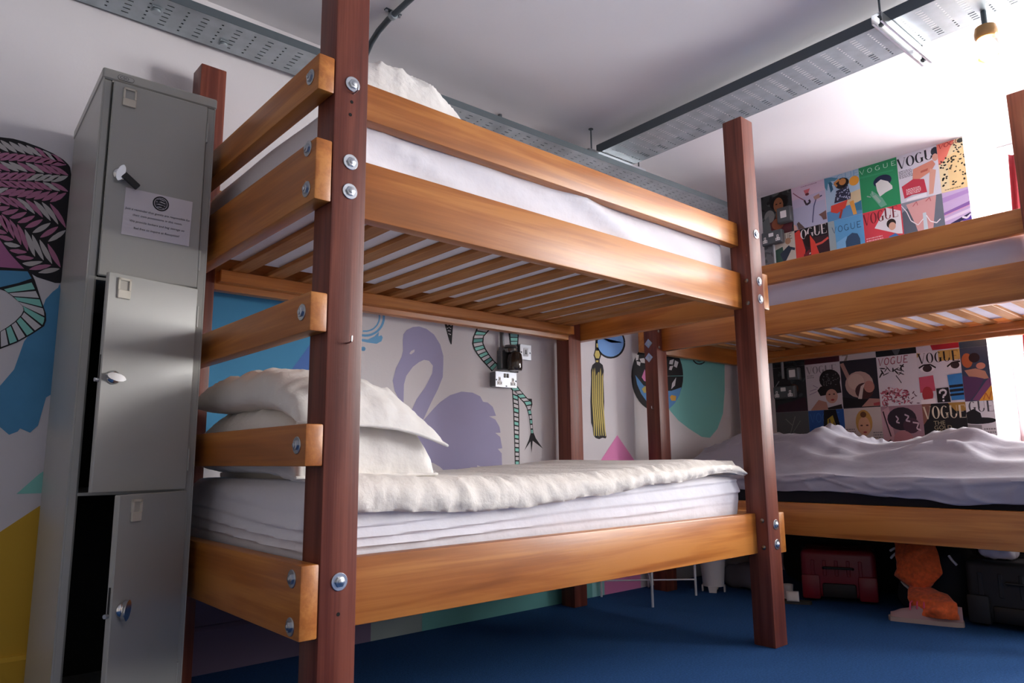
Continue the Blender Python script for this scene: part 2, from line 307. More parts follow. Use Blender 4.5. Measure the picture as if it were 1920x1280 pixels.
(2,'wall',[(1.691,1.105),(1.691,1.097),(1.692,1.089),(1.722,1.082),(1.721,1.09),(1.72,1.097)]),
(2,'teal',[(1.692,1.082),(1.693,1.074),(1.694,1.066),(1.723,1.06),(1.723,1.067),(1.722,1.075)]),
(2,'wall',[(1.694,1.059),(1.695,1.051),(1.695,1.043),(1.725,1.037),(1.724,1.044),(1.724,1.052)]),
(2,'wall',[(1.696,1.036),(1.696,1.028),(1.697,1.02),(1.726,1.014),(1.726,1.022),(1.725,1.03)]),
(2,'teal',[(1.697,1.013),(1.698,1.005),(1.698,0.997),(1.727,0.9916),(1.727,0.9993),(1.727,1.007)]),
(2,'wall',[(1.698,0.9896),(1.698,0.9818),(1.698,0.974),(1.726,0.969),(1.726,0.9767),(1.727,0.9844)]),
(2,'wall',[(1.699,0.9666),(1.699,0.9588),(1.699,0.951),(1.726,0.9464),(1.726,0.9541),(1.726,0.9618)]),
(2,'teal',[(1.699,0.9436),(1.699,0.9358),(1.7,0.9281),(1.726,0.9239),(1.726,0.9316),(1.726,0.9392)]),
(2,'wall',[(1.7,0.9207),(1.7,0.9129),(1.7,0.9052),(1.726,0.9014),(1.726,0.9091),(1.726,0.9167)]),
(2,'wall',[(1.7,0.8979),(1.7,0.8901),(1.701,0.8823),(1.726,0.879),(1.726,0.8866),(1.726,0.8942)]),
(2,'teal',[(1.701,0.875),(1.701,0.8673),(1.701,0.8595),(1.726,0.8566),(1.726,0.8642),(1.726,0.8718)]),
(2,'wall',[(1.701,0.8522),(1.702,0.8445),(1.702,0.8367),(1.726,0.8342),(1.726,0.8418),(1.726,0.8494)]),
(2,'wall',[(1.702,0.8295),(1.702,0.8217),(1.702,0.814),(1.726,0.8119),(1.726,0.8195),(1.726,0.8271)]),
(2,'teal',[(1.702,0.8068),(1.703,0.799),(1.703,0.7913),(1.726,0.7897),(1.726,0.7972),(1.726,0.8048)]),
(2,'wall',[(1.703,0.7841),(1.703,0.7764),(1.703,0.7687),(1.726,0.7675),(1.726,0.775),(1.726,0.7826)]),
(2,'wall',[(1.704,0.7614),(1.704,0.7538),(1.704,0.7461),(1.726,0.7453),(1.726,0.7528),(1.726,0.7604)]),
(2,'teal',[(1.704,0.7389),(1.704,0.7312),(1.704,0.7235),(1.726,0.7231),(1.726,0.7307),(1.726,0.7382)]),
(1,'black',[(1.715,0.7293),(1.7,0.7168),(1.68,0.6949),(1.749,0.6937),(1.732,0.7163)]),
(1,'black',[(1.668,1.119),(1.698,1.095),(1.768,1.042),(1.787,1.016),(1.803,0.9704),(1.809,0.9243),(1.815,0.8816),(1.833,0.8819),(1.829,0.9248),(1.825,0.9711),(1.817,1.011),(1.829,1.038),(1.825,1.068),(1.796,1.068),(1.751,1.104),(1.725,1.129)]),
(2,'teal',[(1.68,1.118),(1.688,1.112),(1.696,1.105),(1.735,1.111),(1.727,1.118),(1.719,1.125)]),
(2,'wall',[(1.702,1.1),(1.71,1.094),(1.718,1.088),(1.757,1.093),(1.749,1.099),(1.741,1.106)]),
(2,'teal',[(1.724,1.083),(1.733,1.076),(1.741,1.07),(1.779,1.074),(1.771,1.081),(1.763,1.088)]),
(2,'wall',[(1.747,1.065),(1.756,1.059),(1.765,1.053),(1.804,1.058),(1.794,1.063),(1.785,1.069)]),
(2,'teal',[(1.771,1.048),(1.779,1.042),(1.784,1.033),(1.819,1.039),(1.82,1.048),(1.812,1.054)]),
(2,'wall',[(1.787,1.027),(1.792,1.019),(1.794,1.01),(1.815,1.013),(1.816,1.022),(1.818,1.032)]),
(2,'teal',[(1.796,1.004),(1.799,0.9947),(1.802,0.9858),(1.819,0.9879),(1.817,0.997),(1.815,1.006)]),
(2,'wall',[(1.804,0.979),(1.806,0.9701),(1.808,0.961),(1.823,0.9623),(1.822,0.9716),(1.82,0.9807)]),
(2,'teal',[(1.808,0.9539),(1.81,0.9448),(1.811,0.9357),(1.825,0.9367),(1.824,0.9459),(1.823,0.9551)]),
(2,'wall',[(1.812,0.9286),(1.813,0.9195),(1.814,0.9104),(1.827,0.911),(1.826,0.9202),(1.825,0.9295)]),
(2,'teal',[(1.815,0.9034),(1.816,0.8943),(1.817,0.8852),(1.83,0.8854),(1.829,0.8947),(1.828,0.9039)]),
(1,'black',[(1.814,0.8882),(1.8,0.852),(1.766,0.7945),(1.811,0.8422),(1.817,0.7834),(1.827,0.8456),(1.9,0.805),(1.85,0.859),(1.834,0.8885)]),
(1,'black',[(2.619,1.449),(2.615,1.427),(2.603,1.405),(2.586,1.385),(2.563,1.368),(2.537,1.354),(2.508,1.345),(2.478,1.34),(2.449,1.339),(2.422,1.344),(2.397,1.353),(2.378,1.366),(2.363,1.383),(2.354,1.401),(2.352,1.422),(2.355,1.444),(2.365,1.465),(2.381,1.484),(2.402,1.502),(2.428,1.516),(2.456,1.527),(2.486,1.533),(2.516,1.534),(2.544,1.53),(2.57,1.522),(2.591,1.509),(2.607,1.492),(2.616,1.473),(2.619,1.451),(2.483,1.436),(2.483,1.436),(2.483,1.436),(2.483,1.436),(2.483,1.436),(2.483,1.436),(2.483,1.436),(2.483,1.436),(2.483,1.436),(2.483,1.436),(2.483,1.436),(2.483,1.436),(2.483,1.436),(2.483,1.436),(2.483,1.436),(2.483,1.436),(2.483,1.436),(2.483,1.436),(2.483,1.436),(2.483,1.436),(2.483,1.436),(2.483,1.436),(2.483,1.436),(2.483,1.436),(2.483,1.436),(2.483,1.436),(2.483,1.436),(2.483,1.436),(2.483,1.436)]),
(2,'roundel',[(2.603,1.449),(2.598,1.429),(2.588,1.41),(2.573,1.392),(2.553,1.376),(2.529,1.364),(2.503,1.355),(2.477,1.351),(2.45,1.351),(2.426,1.355),(2.404,1.363),(2.386,1.375),(2.373,1.389),(2.365,1.406),(2.363,1.425),(2.366,1.444),(2.376,1.463),(2.39,1.481),(2.409,1.496),(2.431,1.509),(2.457,1.519),(2.483,1.524),(2.51,1.525),(2.535,1.522),(2.558,1.514),(2.577,1.502),(2.592,1.488),(2.6,1.47),(2.603,1.451),(2.481,1.437),(2.481,1.437),(2.481,1.437),(2.481,1.437),(2.481,1.437),(2.481,1.437),(2.481,1.437),(2.481,1.437),(2.481,1.437),(2.481,1.437),(2.481,1.437),(2.481,1.437),(2.481,1.437),(2.481,1.437),(2.481,1.437),(2.481,1.437),(2.481,1.437),(2.481,1.437),(2.481,1.437),(2.481,1.437),(2.481,1.437),(2.481,1.437),(2.481,1.437),(2.481,1.437),(2.481,1.437),(2.481,1.437),(2.481,1.437),(2.481,1.437),(2.481,1.437)]),
(1,'black',[(2.349,1.475),(2.385,1.479),(2.377,1.429),(2.386,1.388),(2.393,1.353),(2.378,1.324),(2.377,1.309),(2.404,1.295),(2.411,1.264),(2.406,1.215),(2.407,1.077),(2.397,0.9676),(2.417,0.8731),(2.409,0.8635),(2.381,0.8673),(2.352,0.8589),(2.322,0.8653),(2.305,0.8818),(2.3,0.925),(2.288,0.9514),(2.287,1.072),(2.299,1.208),(2.299,1.256),(2.312,1.288),(2.341,1.307),(2.334,1.328),(2.325,1.347),(2.34,1.383)]),
(2,'gold',[(2.353,1.42),(2.369,1.421),(2.366,1.396),(2.353,1.397)]),
(2,'gold',[(2.346,1.377),(2.373,1.378),(2.382,1.353),(2.371,1.332),(2.345,1.331),(2.333,1.35)]),
(2,'gold',[(2.344,1.318),(2.366,1.32),(2.364,1.309),(2.345,1.308)]),
(2,'gold',[(2.309,1.243),(2.317,1.272),(2.319,1.244),(2.313,1.073),(2.32,0.9522),(2.316,0.8779),(2.308,0.8785),(2.308,0.9519),(2.301,1.073)]),
(2,'gold',[(2.326,1.247),(2.333,1.276),(2.336,1.245),(2.33,1.074),(2.337,0.9526),(2.335,0.8781),(2.327,0.8787),(2.325,0.9523),(2.318,1.073)]),
(2,'gold',[(2.342,1.227),(2.349,1.236),(2.353,1.246),(2.346,1.075),(2.354,0.953),(2.354,0.8747),(2.346,0.879),(2.342,0.9527),(2.334,1.074)]),
(2,'gold',[(2.36,1.247),(2.366,1.252),(2.37,1.247),(2.363,1.075),(2.371,0.9534),(2.373,0.8799),(2.365,0.8792),(2.359,0.9531),(2.351,1.075)]),
(2,'gold',[(2.377,1.25),(2.384,1.277),(2.387,1.248),(2.38,1.076),(2.389,0.9538),(2.392,0.8807),(2.384,0.8794),(2.376,0.9536),(2.368,1.075)]),
(2,'gold',[(2.393,1.23),(2.399,1.238),(2.404,1.25),(2.397,1.077),(2.406,0.9543),(2.412,0.875),(2.404,0.8797),(2.394,0.954),(2.385,1.076)]),
(1,'pink',[(2.513,0.8845),(2.351,0.7291),(2.214,0.5985),(2.843,0.5782),(2.672,0.7277)]),
(1,'tealw',[(3.083,1.39),(3.166,1.46),(3.722,1.511),(3.694,1.216),(3.655,1.05),(3.576,0.9425),(3.478,0.879),(3.382,0.8842),(3.24,0.9362),(3.128,0.987),(3.056,1.038),(3.01,1.073)]),
(2,'black',[(3.204,1.283),(3.197,1.246),(3.183,1.209),(3.163,1.174),(3.138,1.142),(3.107,1.113),(3.071,1.088),(3.033,1.068),(2.993,1.053),(2.951,1.043),(2.909,1.039),(2.868,1.04),(2.829,1.046),(2.792,1.058),(2.759,1.074),(2.73,1.095),(2.706,1.12),(2.687,1.147),(2.673,1.178),(2.666,1.211),(2.664,1.244),(2.669,1.279),(2.68,1.313),(2.696,1.347),(2.719,1.378),(2.746,1.407),(2.778,1.433),(2.814,1.455),(2.853,1.473),(2.894,1.486),(2.936,1.494),(2.979,1.495),(3.02,1.492),(3.06,1.482),(3.097,1.467),(3.129,1.446),(3.157,1.421),(3.179,1.391),(3.194,1.359),(3.202,1.324),(3.204,1.287),(2.924,1.264),(2.924,1.264),(2.924,1.264),(2.924,1.264),(2.924,1.264),(2.924,1.264),(2.924,1.264),(2.924,1.264),(2.924,1.264),(2.924,1.264),(2.924,1.264),(2.924,1.264),(2.924,1.264),(2.924,1.264),(2.924,1.264),(2.924,1.264),(2.924,1.264),(2.924,1.264),(2.924,1.264),(2.924,1.264),(2.924,1.264),(2.924,1.264),(2.924,1.264),(2.924,1.264),(2.924,1.264),(2.924,1.264),(2.924,1.264),(2.924,1.264),(2.924,1.264),(2.924,1.264),(2.924,1.264),(2.924,1.264),(2.924,1.264),(2.924,1.264),(2.924,1.264),(2.924,1.264),(2.924,1.264),(2.924,1.264),(2.924,1.264),(2.924,1.264),(2.924,1.264)]),
(3,'skyb',[(2.703,1.256),(2.78,1.196),(2.919,1.166),(3.067,1.178),(3.178,1.207),(3.154,1.156),(3.099,1.1),(3.04,1.063),(2.984,1.054),(2.888,1.056),(2.819,1.084),(2.753,1.143),(2.717,1.199)]),
(3,'wall',[(2.711,1.389),(2.745,1.384),(2.738,1.354),(2.715,1.348)]),
(3,'wall',[(2.75,1.362),(2.796,1.37),(2.818,1.338),(2.765,1.338)]),
(3,'wall',[(2.72,1.345),(2.76,1.341),(2.752,1.315),(2.724,1.324)]),
(3,'wall',[(3.064,1.377),(3.109,1.389),(3.093,1.352),(3.055,1.353)]),
(3,'wall',[(3.121,1.382),(3.159,1.373),(3.136,1.333),(3.105,1.342)]),
(3,'wall',[(3.061,1.338),(3.099,1.345),(3.078,1.313),(3.05,1.315)]),
(3,'pink',[(2.798,1.3),(2.823,1.242),(2.816,1.22),(2.787,1.225),(2.765,1.246)]),
(3,'wall',[(3.125,1.27),(3.077,1.228),(3.066,1.189),(3.108,1.215)]),
(4,'gold',[(2.761,1.173),(2.791,1.192),(2.826,1.191),(2.829,1.158),(2.782,1.148)]),
(4,'gold2',[(3.045,1.135),(3.065,1.151),(3.115,1.146),(3.106,1.115),(3.062,1.113)]),
(2,'black',[(3.491,1.433),(3.485,1.417),(3.472,1.401),(3.451,1.389),(3.426,1.379),(3.4,1.375),(3.373,1.375),(3.35,1.38),(3.332,1.39),(3.321,1.403),(3.318,1.417),(3.324,1.433),(3.337,1.448),(3.356,1.461),(3.381,1.471),(3.407,1.476),(3.434,1.476),(3.458,1.471),(3.476,1.462),(3.488,1.449),(3.491,1.433),(3.404,1.425),(3.404,1.425),(3.404,1.425),(3.404,1.425),(3.404,1.425),(3.404,1.425),(3.404,1.425),(3.404,1.425),(3.404,1.425),(3.404,1.425),(3.404,1.425),(3.404,1.425),(3.404,1.425),(3.404,1.425),(3.404,1.425),(3.404,1.425),(3.404,1.425),(3.404,1.425),(3.404,1.425),(3.404,1.425),(3.404,1.425)]),
(3,'tealw',[(3.477,1.431),(3.472,1.418),(3.461,1.405),(3.444,1.394),(3.423,1.387),(3.4,1.383),(3.378,1.383),(3.359,1.387),(3.344,1.395),(3.335,1.406),(3.332,1.419),(3.337,1.432),(3.347,1.445),(3.364,1.455),(3.384,1.463),(3.407,1.468),(3.429,1.468),(3.449,1.464),(3.465,1.456),(3.474,1.445),(3.477,1.432),(3.404,1.425),(3.404,1.425),(3.404,1.425),(3.404,1.425),(3.404,1.425),(3.404,1.425),(3.404,1.425),(3.404,1.425),(3.404,1.425),(3.404,1.425),(3.404,1.425),(3.404,1.425),(3.404,1.425),(3.404,1.425),(3.404,1.425),(3.404,1.425),(3.404,1.425),(3.404,1.425),(3.404,1.425),(3.404,1.425),(3.404,1.425)]),
(4,'black',[(3.46,1.43),(3.456,1.421),(3.448,1.412),(3.435,1.404),(3.419,1.399),(3.401,1.396),(3.384,1.396),(3.369,1.399),(3.358,1.404),(3.35,1.411),(3.349,1.42),(3.352,1.429),(3.36,1.438),(3.373,1.446),(3.389,1.452),(3.406,1.454),(3.423,1.455),(3.438,1.452),(3.45,1.447),(3.458,1.439),(3.46,1.431),(3.404,1.425),(3.404,1.425),(3.404,1.425),(3.404,1.425),(3.404,1.425),(3.404,1.425),(3.404,1.425),(3.404,1.425),(3.404,1.425),(3.404,1.425),(3.404,1.425),(3.404,1.425),(3.404,1.425),(3.404,1.425),(3.404,1.425),(3.404,1.425),(3.404,1.425),(3.404,1.425),(3.404,1.425),(3.404,1.425),(3.404,1.425)]),
(5,'lteal',[(3.449,1.429),(3.446,1.421),(3.439,1.414),(3.428,1.408),(3.416,1.404),(3.402,1.402),(3.388,1.402),(3.376,1.404),(3.367,1.408),(3.361,1.414),(3.36,1.421),(3.362,1.429),(3.369,1.436),(3.379,1.442),(3.392,1.446),(3.405,1.449),(3.419,1.449),(3.431,1.447),(3.441,1.442),(3.447,1.437),(3.449,1.429),(3.404,1.425),(3.404,1.425),(3.404,1.425),(3.404,1.425),(3.404,1.425),(3.404,1.425),(3.404,1.425),(3.404,1.425),(3.404,1.425),(3.404,1.425),(3.404,1.425),(3.404,1.425),(3.404,1.425),(3.404,1.425),(3.404,1.425),(3.404,1.425),(3.404,1.425),(3.404,1.425),(3.404,1.425),(3.404,1.425),(3.404,1.425)]),
(1,'mauve_shaded',[(0.0143,0.3558),(0.5345,0.3392),(1.041,0.219),(0.9644,-0.0813),(0.549,-0.0272),(0.0385,-0.0217)]),  # low wall purple, darkened to carry the shade under the bed
(1,'teald',[(1.069,0.2388),(1.819,0.2084),(1.777,-0.0474),(1.045,-0.0291)])]
SPINES = [
[(-0.6359,1.817),(-0.577,1.821),(-0.5212,1.825),(-0.4658,1.821),(-0.4189,1.809),(-0.3775,1.787)],
[(-0.6316,1.769),(-0.5734,1.779),(-0.5283,1.786),(-0.4714,1.793),(-0.4177,1.793),(-0.3739,1.783)],
[(-0.6286,1.736),(-0.5706,1.747),(-0.5106,1.76),(-0.443,1.771),(-0.3712,1.778)],
[(-0.6254,1.698),(-0.5674,1.71),(-0.5026,1.726),(-0.4402,1.736),(-0.3656,1.748)],
[(-0.6225,1.666),(-0.5649,1.681),(-0.4693,1.702),(-0.3636,1.721)],
[(-0.6203,1.641),(-0.5629,1.658),(-0.4875,1.669),(-0.3628,1.689)],
[(-0.6185,1.621),(-0.5606,1.63),(-0.4691,1.636),(-0.3617,1.639)],
[(-0.6165,1.599),(-0.5581,1.602),(-0.4918,1.595),(-0.4273,1.575),(-0.356,1.55)],
[(-0.6146,1.577),(-0.5554,1.571),(-0.5029,1.544),(-0.4429,1.507),(-0.3543,1.472)],
[(-0.6125,1.553),(-0.5517,1.527),(-0.5082,1.486),(-0.4531,1.439),(-0.3632,1.41)],
[(-0.6103,1.529),(-0.548,1.484),(-0.5145,1.442),(-0.4647,1.393),(-0.3679,1.367)]]

# ------------------------------------------------------------------ room shell
RX0, RY0 = -2.6, -4.3
BAY = (-2.05, -.337); BX = 4.32                      # deep window bay cut through the covers' wall
o = MB().box(RX0-.1, WALL_X+.3, RY0-.1, WALL_Y+.1, -.06, 0, CARPET); o.box(WALL_X+.3, BX+.3, RY0-.1, WALL_Y+.1, -.06, 0, CARPET); struct(obj('floor', o, smooth=0))
o = MB().box(RX0-.1, WALL_X+.3, RY0-.1, WALL_Y+.1, CEIL, CEIL+.08, CEILM); o.box(WALL_X+.3, BX+.3, RY0-.1, WALL_Y+.1, CEIL, CEIL+.08, CEILM); struct(obj('ceiling', o, smooth=0))
PAINT = {'wall': WHITE, 'black': mat('paint_black', '17151a', .7), 'pinkf': mat('paint_rose', 'a8658f', .75), 'lblue': mat('paint_blue_brush', '5499c4', .75, var=.08, vscale=9),
 'teal': mat('paint_teal', '86c9bd', .75), 'teald': mat('paint_teal_dark', '5f9f9b', .75), 'lteal': mat('paint_teal_light', '8fc8c4', .75), 'yellow': mat('paint_yellow', 'c29a2c', .75),
 'blue': mat('paint_blue', '4a9ac8', .75, var=.05, vscale=3), 'bluev': mat('paint_blue_violet', '4a70b4', .75), 'curl': mat('paint_curl', '6aa3cc', .75), 'mauve': mat('paint_mauve', 'a8a4c8', .75, var=.05, vscale=2),
 'roundel': mat('paint_sky', '6f9bd2', .75), 'gold': mat('paint_gold', 'bfae62', .75), 'pink': mat('paint_pink', 'd983b5', .75), 'tealw': mat('paint_turquoise', '78bdb8', .75), 'skyb': mat('paint_mid_blue', '5d93c9', .75),
 'mauve_shaded': mat('paint_mauve_shaded', '4f4259', .75), 'gold2': mat('paint_amber', 'dba648', .75), 'leaf': mat('paint_leaf_pink', 'b0718f', .75), 'leafw': mat('paint_leaf_grey', 'b9b3b2', .75)}  # dark purple here has the under-bed shade put into its colour
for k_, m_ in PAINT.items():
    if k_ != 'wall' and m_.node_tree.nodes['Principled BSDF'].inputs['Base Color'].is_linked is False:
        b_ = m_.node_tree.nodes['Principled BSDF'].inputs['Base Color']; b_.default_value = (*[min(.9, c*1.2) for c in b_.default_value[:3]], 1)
def wall_pt(p, l): return (p[0], WALL_Y-.0004*l, p[1])
wb = MB(); wb.box(RX0-.1, WALL_X+.3, WALL_Y, WALL_Y+.1, 0, CEIL, WHITE)
for l, c, pts in MURAL:
    try: wb.face([wall_pt(p, l+1) for p in pts], PAINT[c])
    except ValueError: pass
def along(P, t):
    ls = [(P[i+1]-P[i]).length for i in range(len(P)-1)]; q = t*sum(ls)
    for i, l in enumerate(ls):
        if q <= l or i == len(ls)-1: return P[i]+(P[i+1]-P[i])*min(1, q/l)
        q -= l
rl = random.Random(3)
SP = [[Vector(p) for p in sp] for sp in SPINES]
for bi, (ca, cb) in enumerate(zip(SP, SP[1:])):              # herringbone feather rows on the black wing
    n = 11; sl = .17+.03*rl.random()
    for k in range(-3, n+1):
        t = (k+.5)/n; pts = []
        for s in range(9):
            u = s/8; tt = t+sl*u; 
            if bi % 2: tt = t+sl*(1-u)
            if not 0 <= tt <= 1: pts = None; break
            w = math.sin(PI*min(1, u*.96+.02))**.8*(.027 if .2 < rl.random() else .024)*.60
            c = along(ca, tt)*(1-(.06+.88*u))+along(cb, tt)*(.06+.88*u)
            pts.append((c, w))
        if not pts: continue
        P = []
        for i, (c, w) in enumerate(pts):
            d = (pts[min(i+1, 8)][0]-pts[max(i-1, 0)][0]).normalized(); P.append((c, Vector((-d.y, d.x))*w*.5))
        out = [c+o_ for c, o_ in P]+[c-o_ for c, o_ in P[::-1]]
        wb.face([wall_pt(p, 3.2) for p in out], PAINT['leaf' if rl.random() < .66 else 'leafw'])
struct(flat('wall_back', wb))
DIM = mat('far_wall_paint', 'b0aba7', .8)
# window openings in the right-hand wall
WIN = [(-1.95, -.39), (-3.55, -2.35)]; WZ0, WZ1 = .90, 2.52
wr = MB()
wr.box(WALL_X, BX+.12, BAY[1], WALL_Y, 0, CEIL, WHITE); wr.box(WALL_X, BX+.12, WIN[1][1], BAY[0], 0, CEIL, WHITE); wr.box(WALL_X, BX+.12, RY0-.1, WIN[1][0], 0, CEIL, WHITE)
wr.box(WALL_X, WALL_X+.22, WIN[1][0], WIN[1][1], 0, WZ0, WHITE); wr.box(WALL_X, WALL_X+.22, WIN[1][0], WIN[1][1], WZ1, CEIL, WHITE)
wr.box(BX, BX+.12, BAY[0], BAY[1], 0, WZ0, WHITE); wr.box(BX, BX+.12, BAY[0], BAY[1], WZ1, CEIL, WHITE)
wr.box(BX, BX+.12, BAY[0], WIN[0][0], WZ0, WZ1, WHITE); wr.box(BX, BX+.12, WIN[0][1], BAY[1], WZ0, WZ1, WHITE)
struct(obj('wall_right', wr, smooth=0))
struct(obj('wall_left', MB().box(RX0-.1, RX0, RY0, WALL_Y, 0, CEIL, DIM), smooth=0))
struct(obj('wall_front', MB().box(RX0-.1, WALL_X+.3, RY0-.1, RY0, 0, CEIL, DIM), smooth=0))
FRAMEM = mat('window_white', 'e6e6e8', .4)
GLASS = mat('window_glass', 'ffffff', .02, trans=1)
for n, (a, b) in enumerate(WIN):
    wx = (BX, WALL_X)[n]; f = MB(); X0, X1 = wx+.04, wx+.09
    for y0, y1, z0, z1 in ((a, b, WZ0, WZ0+.05), (a, b, WZ1-.05, WZ1), (a, a+.05, WZ0+.05, WZ1-.05), (b-.05, b, WZ0+.05, WZ1-.05), ((a+b)/2-.03, (a+b)/2+.03, WZ0+.05, WZ1-.05), (a+.05, (a+b)/2-.03, 1.92, 1.96), ((a+b)/2+.03, b-.05, 1.92, 1.96)):
        f.box(X0, X1, y0, y1, z0, z1, FRAMEM)
    w = struct(obj('window_%d' % (n+1), f, smooth=0))
    obj('window_sill', MB().box(wx-.05, wx-.0005, a+.002, b-.002, WZ0-.03, WZ0-.001, FRAMEM, .004), w)
# skirting, painted along with the mural; left purple stretch darkened for under-bed shade
sk = MB(); SKC = [(RX0, -.30, PAINT['yellow']), (-.30, .55, PAINT['mauve_shaded']), (.55, .86, mat('skirt_plum', '6f5b78', .6)), (.86, 1.12, mat('skirt_sage', '8d9a98', .6)), (1.12, 2.24, PAINT['teald']), (2.24, 2.34, PAINT['lteal']), (2.34, 2.66, PAINT['pink']), (2.66, WALL_X, WHITE)]
for x0, x1, m in SKC:
    M = Matrix.Translation((x0, WALL_Y, 0)) @ Matrix(((0, 0, 1, 0), (-1, 0, 0, 0), (0, 1, 0, 0), (0, 0, 0, 1)))
    sk.prism([(0.0002, 0), (.018, 0), (.018, .15), (.010, .163), (.0002, .165)], x1-x0, m, M)
struct(obj('baseboard_back', sk, smooth=0))
struct(obj('baseboard_right', MB().box(WALL_X-.016, WALL_X, RY0, WALL_Y-.02, 0, .14, WHITE, .003), smooth=0))

# ------------------------------------------------------------------ bunk beds
def hexbolt_mesh():
    m = MB(); M = Matrix.Rotation(PI/2, 4, 'X')      # points to -Y
    m.lathe([(.0125, .002), (.0125, .007), (.010, .0082)], STEEL, 6, M); m.lathe([(.0065, .0082), (.0065, .010), (.004, .0112), (.0001, .0114)], STEEL, 12, M)
    return m
def bunk(label, rung_end, loc, rz, diamond):
    B = thing('bunk_bed', label, 'bunk bed', loc, rz)
    for px in (0, L-PW):
        for py in (0, D-PW):
            obj('post', MB().box(px, px+PW, py, py+PW, 0, H, PZ, .004, seg=2), B)
    ZS = ((.36, .52), (1.382, 1.541), (1.661, 1.766))
    for z0, z1 in ZS:
        obj('side_rail', MB().box(PW-.002, L-PW+.002, YR, YR+RT-.002, z0, z1, WX, .004, seg=2), B)
        obj('side_rail', MB().box(PW-.002, L-PW+.002, D-YR-RT+.002, D-YR, z0, z1, WX, .004, seg=2), B)
    EZ = ((.358, .521), (1.385, 1.545), (1.673, 1.77)); RZ = ((1.058, 1.154), (.741, .839))
    for end in (0, 1):
        zs = list(EZ[:2])+([EZ[2]]+list(RZ) if end == rung_end else [])
        for z0, z1 in zs:
            x0, x1 = ((-RT, -.0005), (L+.0005, L+RT))[end]
            nm = 'rung' if (z0, z1) in RZ else 'end_rail'
            obj(nm, MB().box(x0, x1, .002, D-.002, z0, z1, WYM, .004, seg=2), B)
    for y0 in (YR+RT, D-YR-RT-.046):
        for zt in (1.45, .475):
            obj('cleat', MB().box(PW+.003, L-PW-.003, y0, y0+.046, zt-.045, zt, WX, .003), B)
    first = None
    for zt in (1.45, .475):
        for k in range(-2, 12):
            x = .412+.1365*k
            if k == 11: x = 1.878
            if first is None: first = obj('slat', MB().box(0, .062, YR+RT+.004, D-YR-RT-.004, 0, .016, SL, .002), B, (x, 0, zt))
            else: dup(first, B, (x, 0, zt))
    # bolts: plates and heads
    bolts = []
    def add(loc, rz=0, washer='round'):
        if not bolts: b = obj('bolt', hexbolt_mesh(), B, loc, (0, 0, rz), smooth=40)
        else: b = dup(bolts[0], B, loc, (0, 0, rz))
        bolts.append(b)
        m = MB(); M = Matrix.Rotation(PI/2, 4, 'X')
        if washer == 'round': m.lathe([(.0205, .0002), (.0205, .002), (.0195, .0028), (.0075, .0028)], STEEL, 28, M)
        elif washer == 'diamond': m.lathe([(.029, .0002), (.029, .0022), (.028, .003), (.0075, .003)], STEEL, 4, M)
        obj('washer', m, b, smooth=30)
    w = 'diamond' if diamond else 'round'
    for px in (.049, L-.033):
        zz = [1.715, 1.502, 1.424] + ([.477] if px < 1 else [.474, .395])
        if diamond: zz = [1.715, 1.43, 1.345, .477, .40]
        for z in zz: add((px if not diamond else (.035 if px < 1 else L-.035), 0, z), 0, w)
    xf, rzf = ((-RT, -PI/2), (L+RT, PI/2))[rung_end]
    for z in (1.72, 1.527, 1.42, 1.108, .79, .489, .385):
        add((xf, .045, z), rzf)
    xo, rzo = ((-RT, -PI/2), (L+RT, PI/2))[1-rung_end]
    for z in (1.505, 1.41, .489, .385):
        add((xo, .045, z), rzo); add((xo, D-.045, z), rzo)
    dome = None                                            # coach-bolt domes on the inner post faces
    for px, rr in ((PW, PI/2), (L-PW, -PI/2)):
        for py in (.024,):
            for z in (1.5, 1.402, .492, .386):
                if dome is None:
                    dome = obj('bolt_dome', MB().lathe([(.0095, 0), (.009, .0025), (.006, .005), (.0001, .006)], mat('dull_steel', '8d8780', .35, 1), 16, Matrix.Rotation(PI/2, 4, 'X')), B, (px, py, z), (0, 0, rr))
                else: dup(dome, B, (px, py, z), (0, 0, rr))
    for z in (1.036, 1.69):
        obj('hook', MB().tube([(0, .004, 0), (0, -.014, 0), (.002, -.020, .003), (.002, -.021, .016)], .0022, STEEL, 8), B, (.052, 0, z))
    for x, z in ((.045, 1.63), (.048, 1.666), (.049, .405)):
        obj('screw_hole', MB().lathe([(.0045, -.001), (.0045, .0006)], HOLE, 12, Matrix.Rotation(PI/2, 4, 'X')), B, (x, 0, z))
    return B
bunk('wooden bunk bed with dark posts in the foreground, ladder end beside the grey locker', 0, (0, 0, 0), 0, False)
XB, YB = 2.66, 1.134
bunk('wooden bunk bed along the wall of magazine covers, behind the foreground bunk', 1, (XB, YB, 0), -PI/2, True)

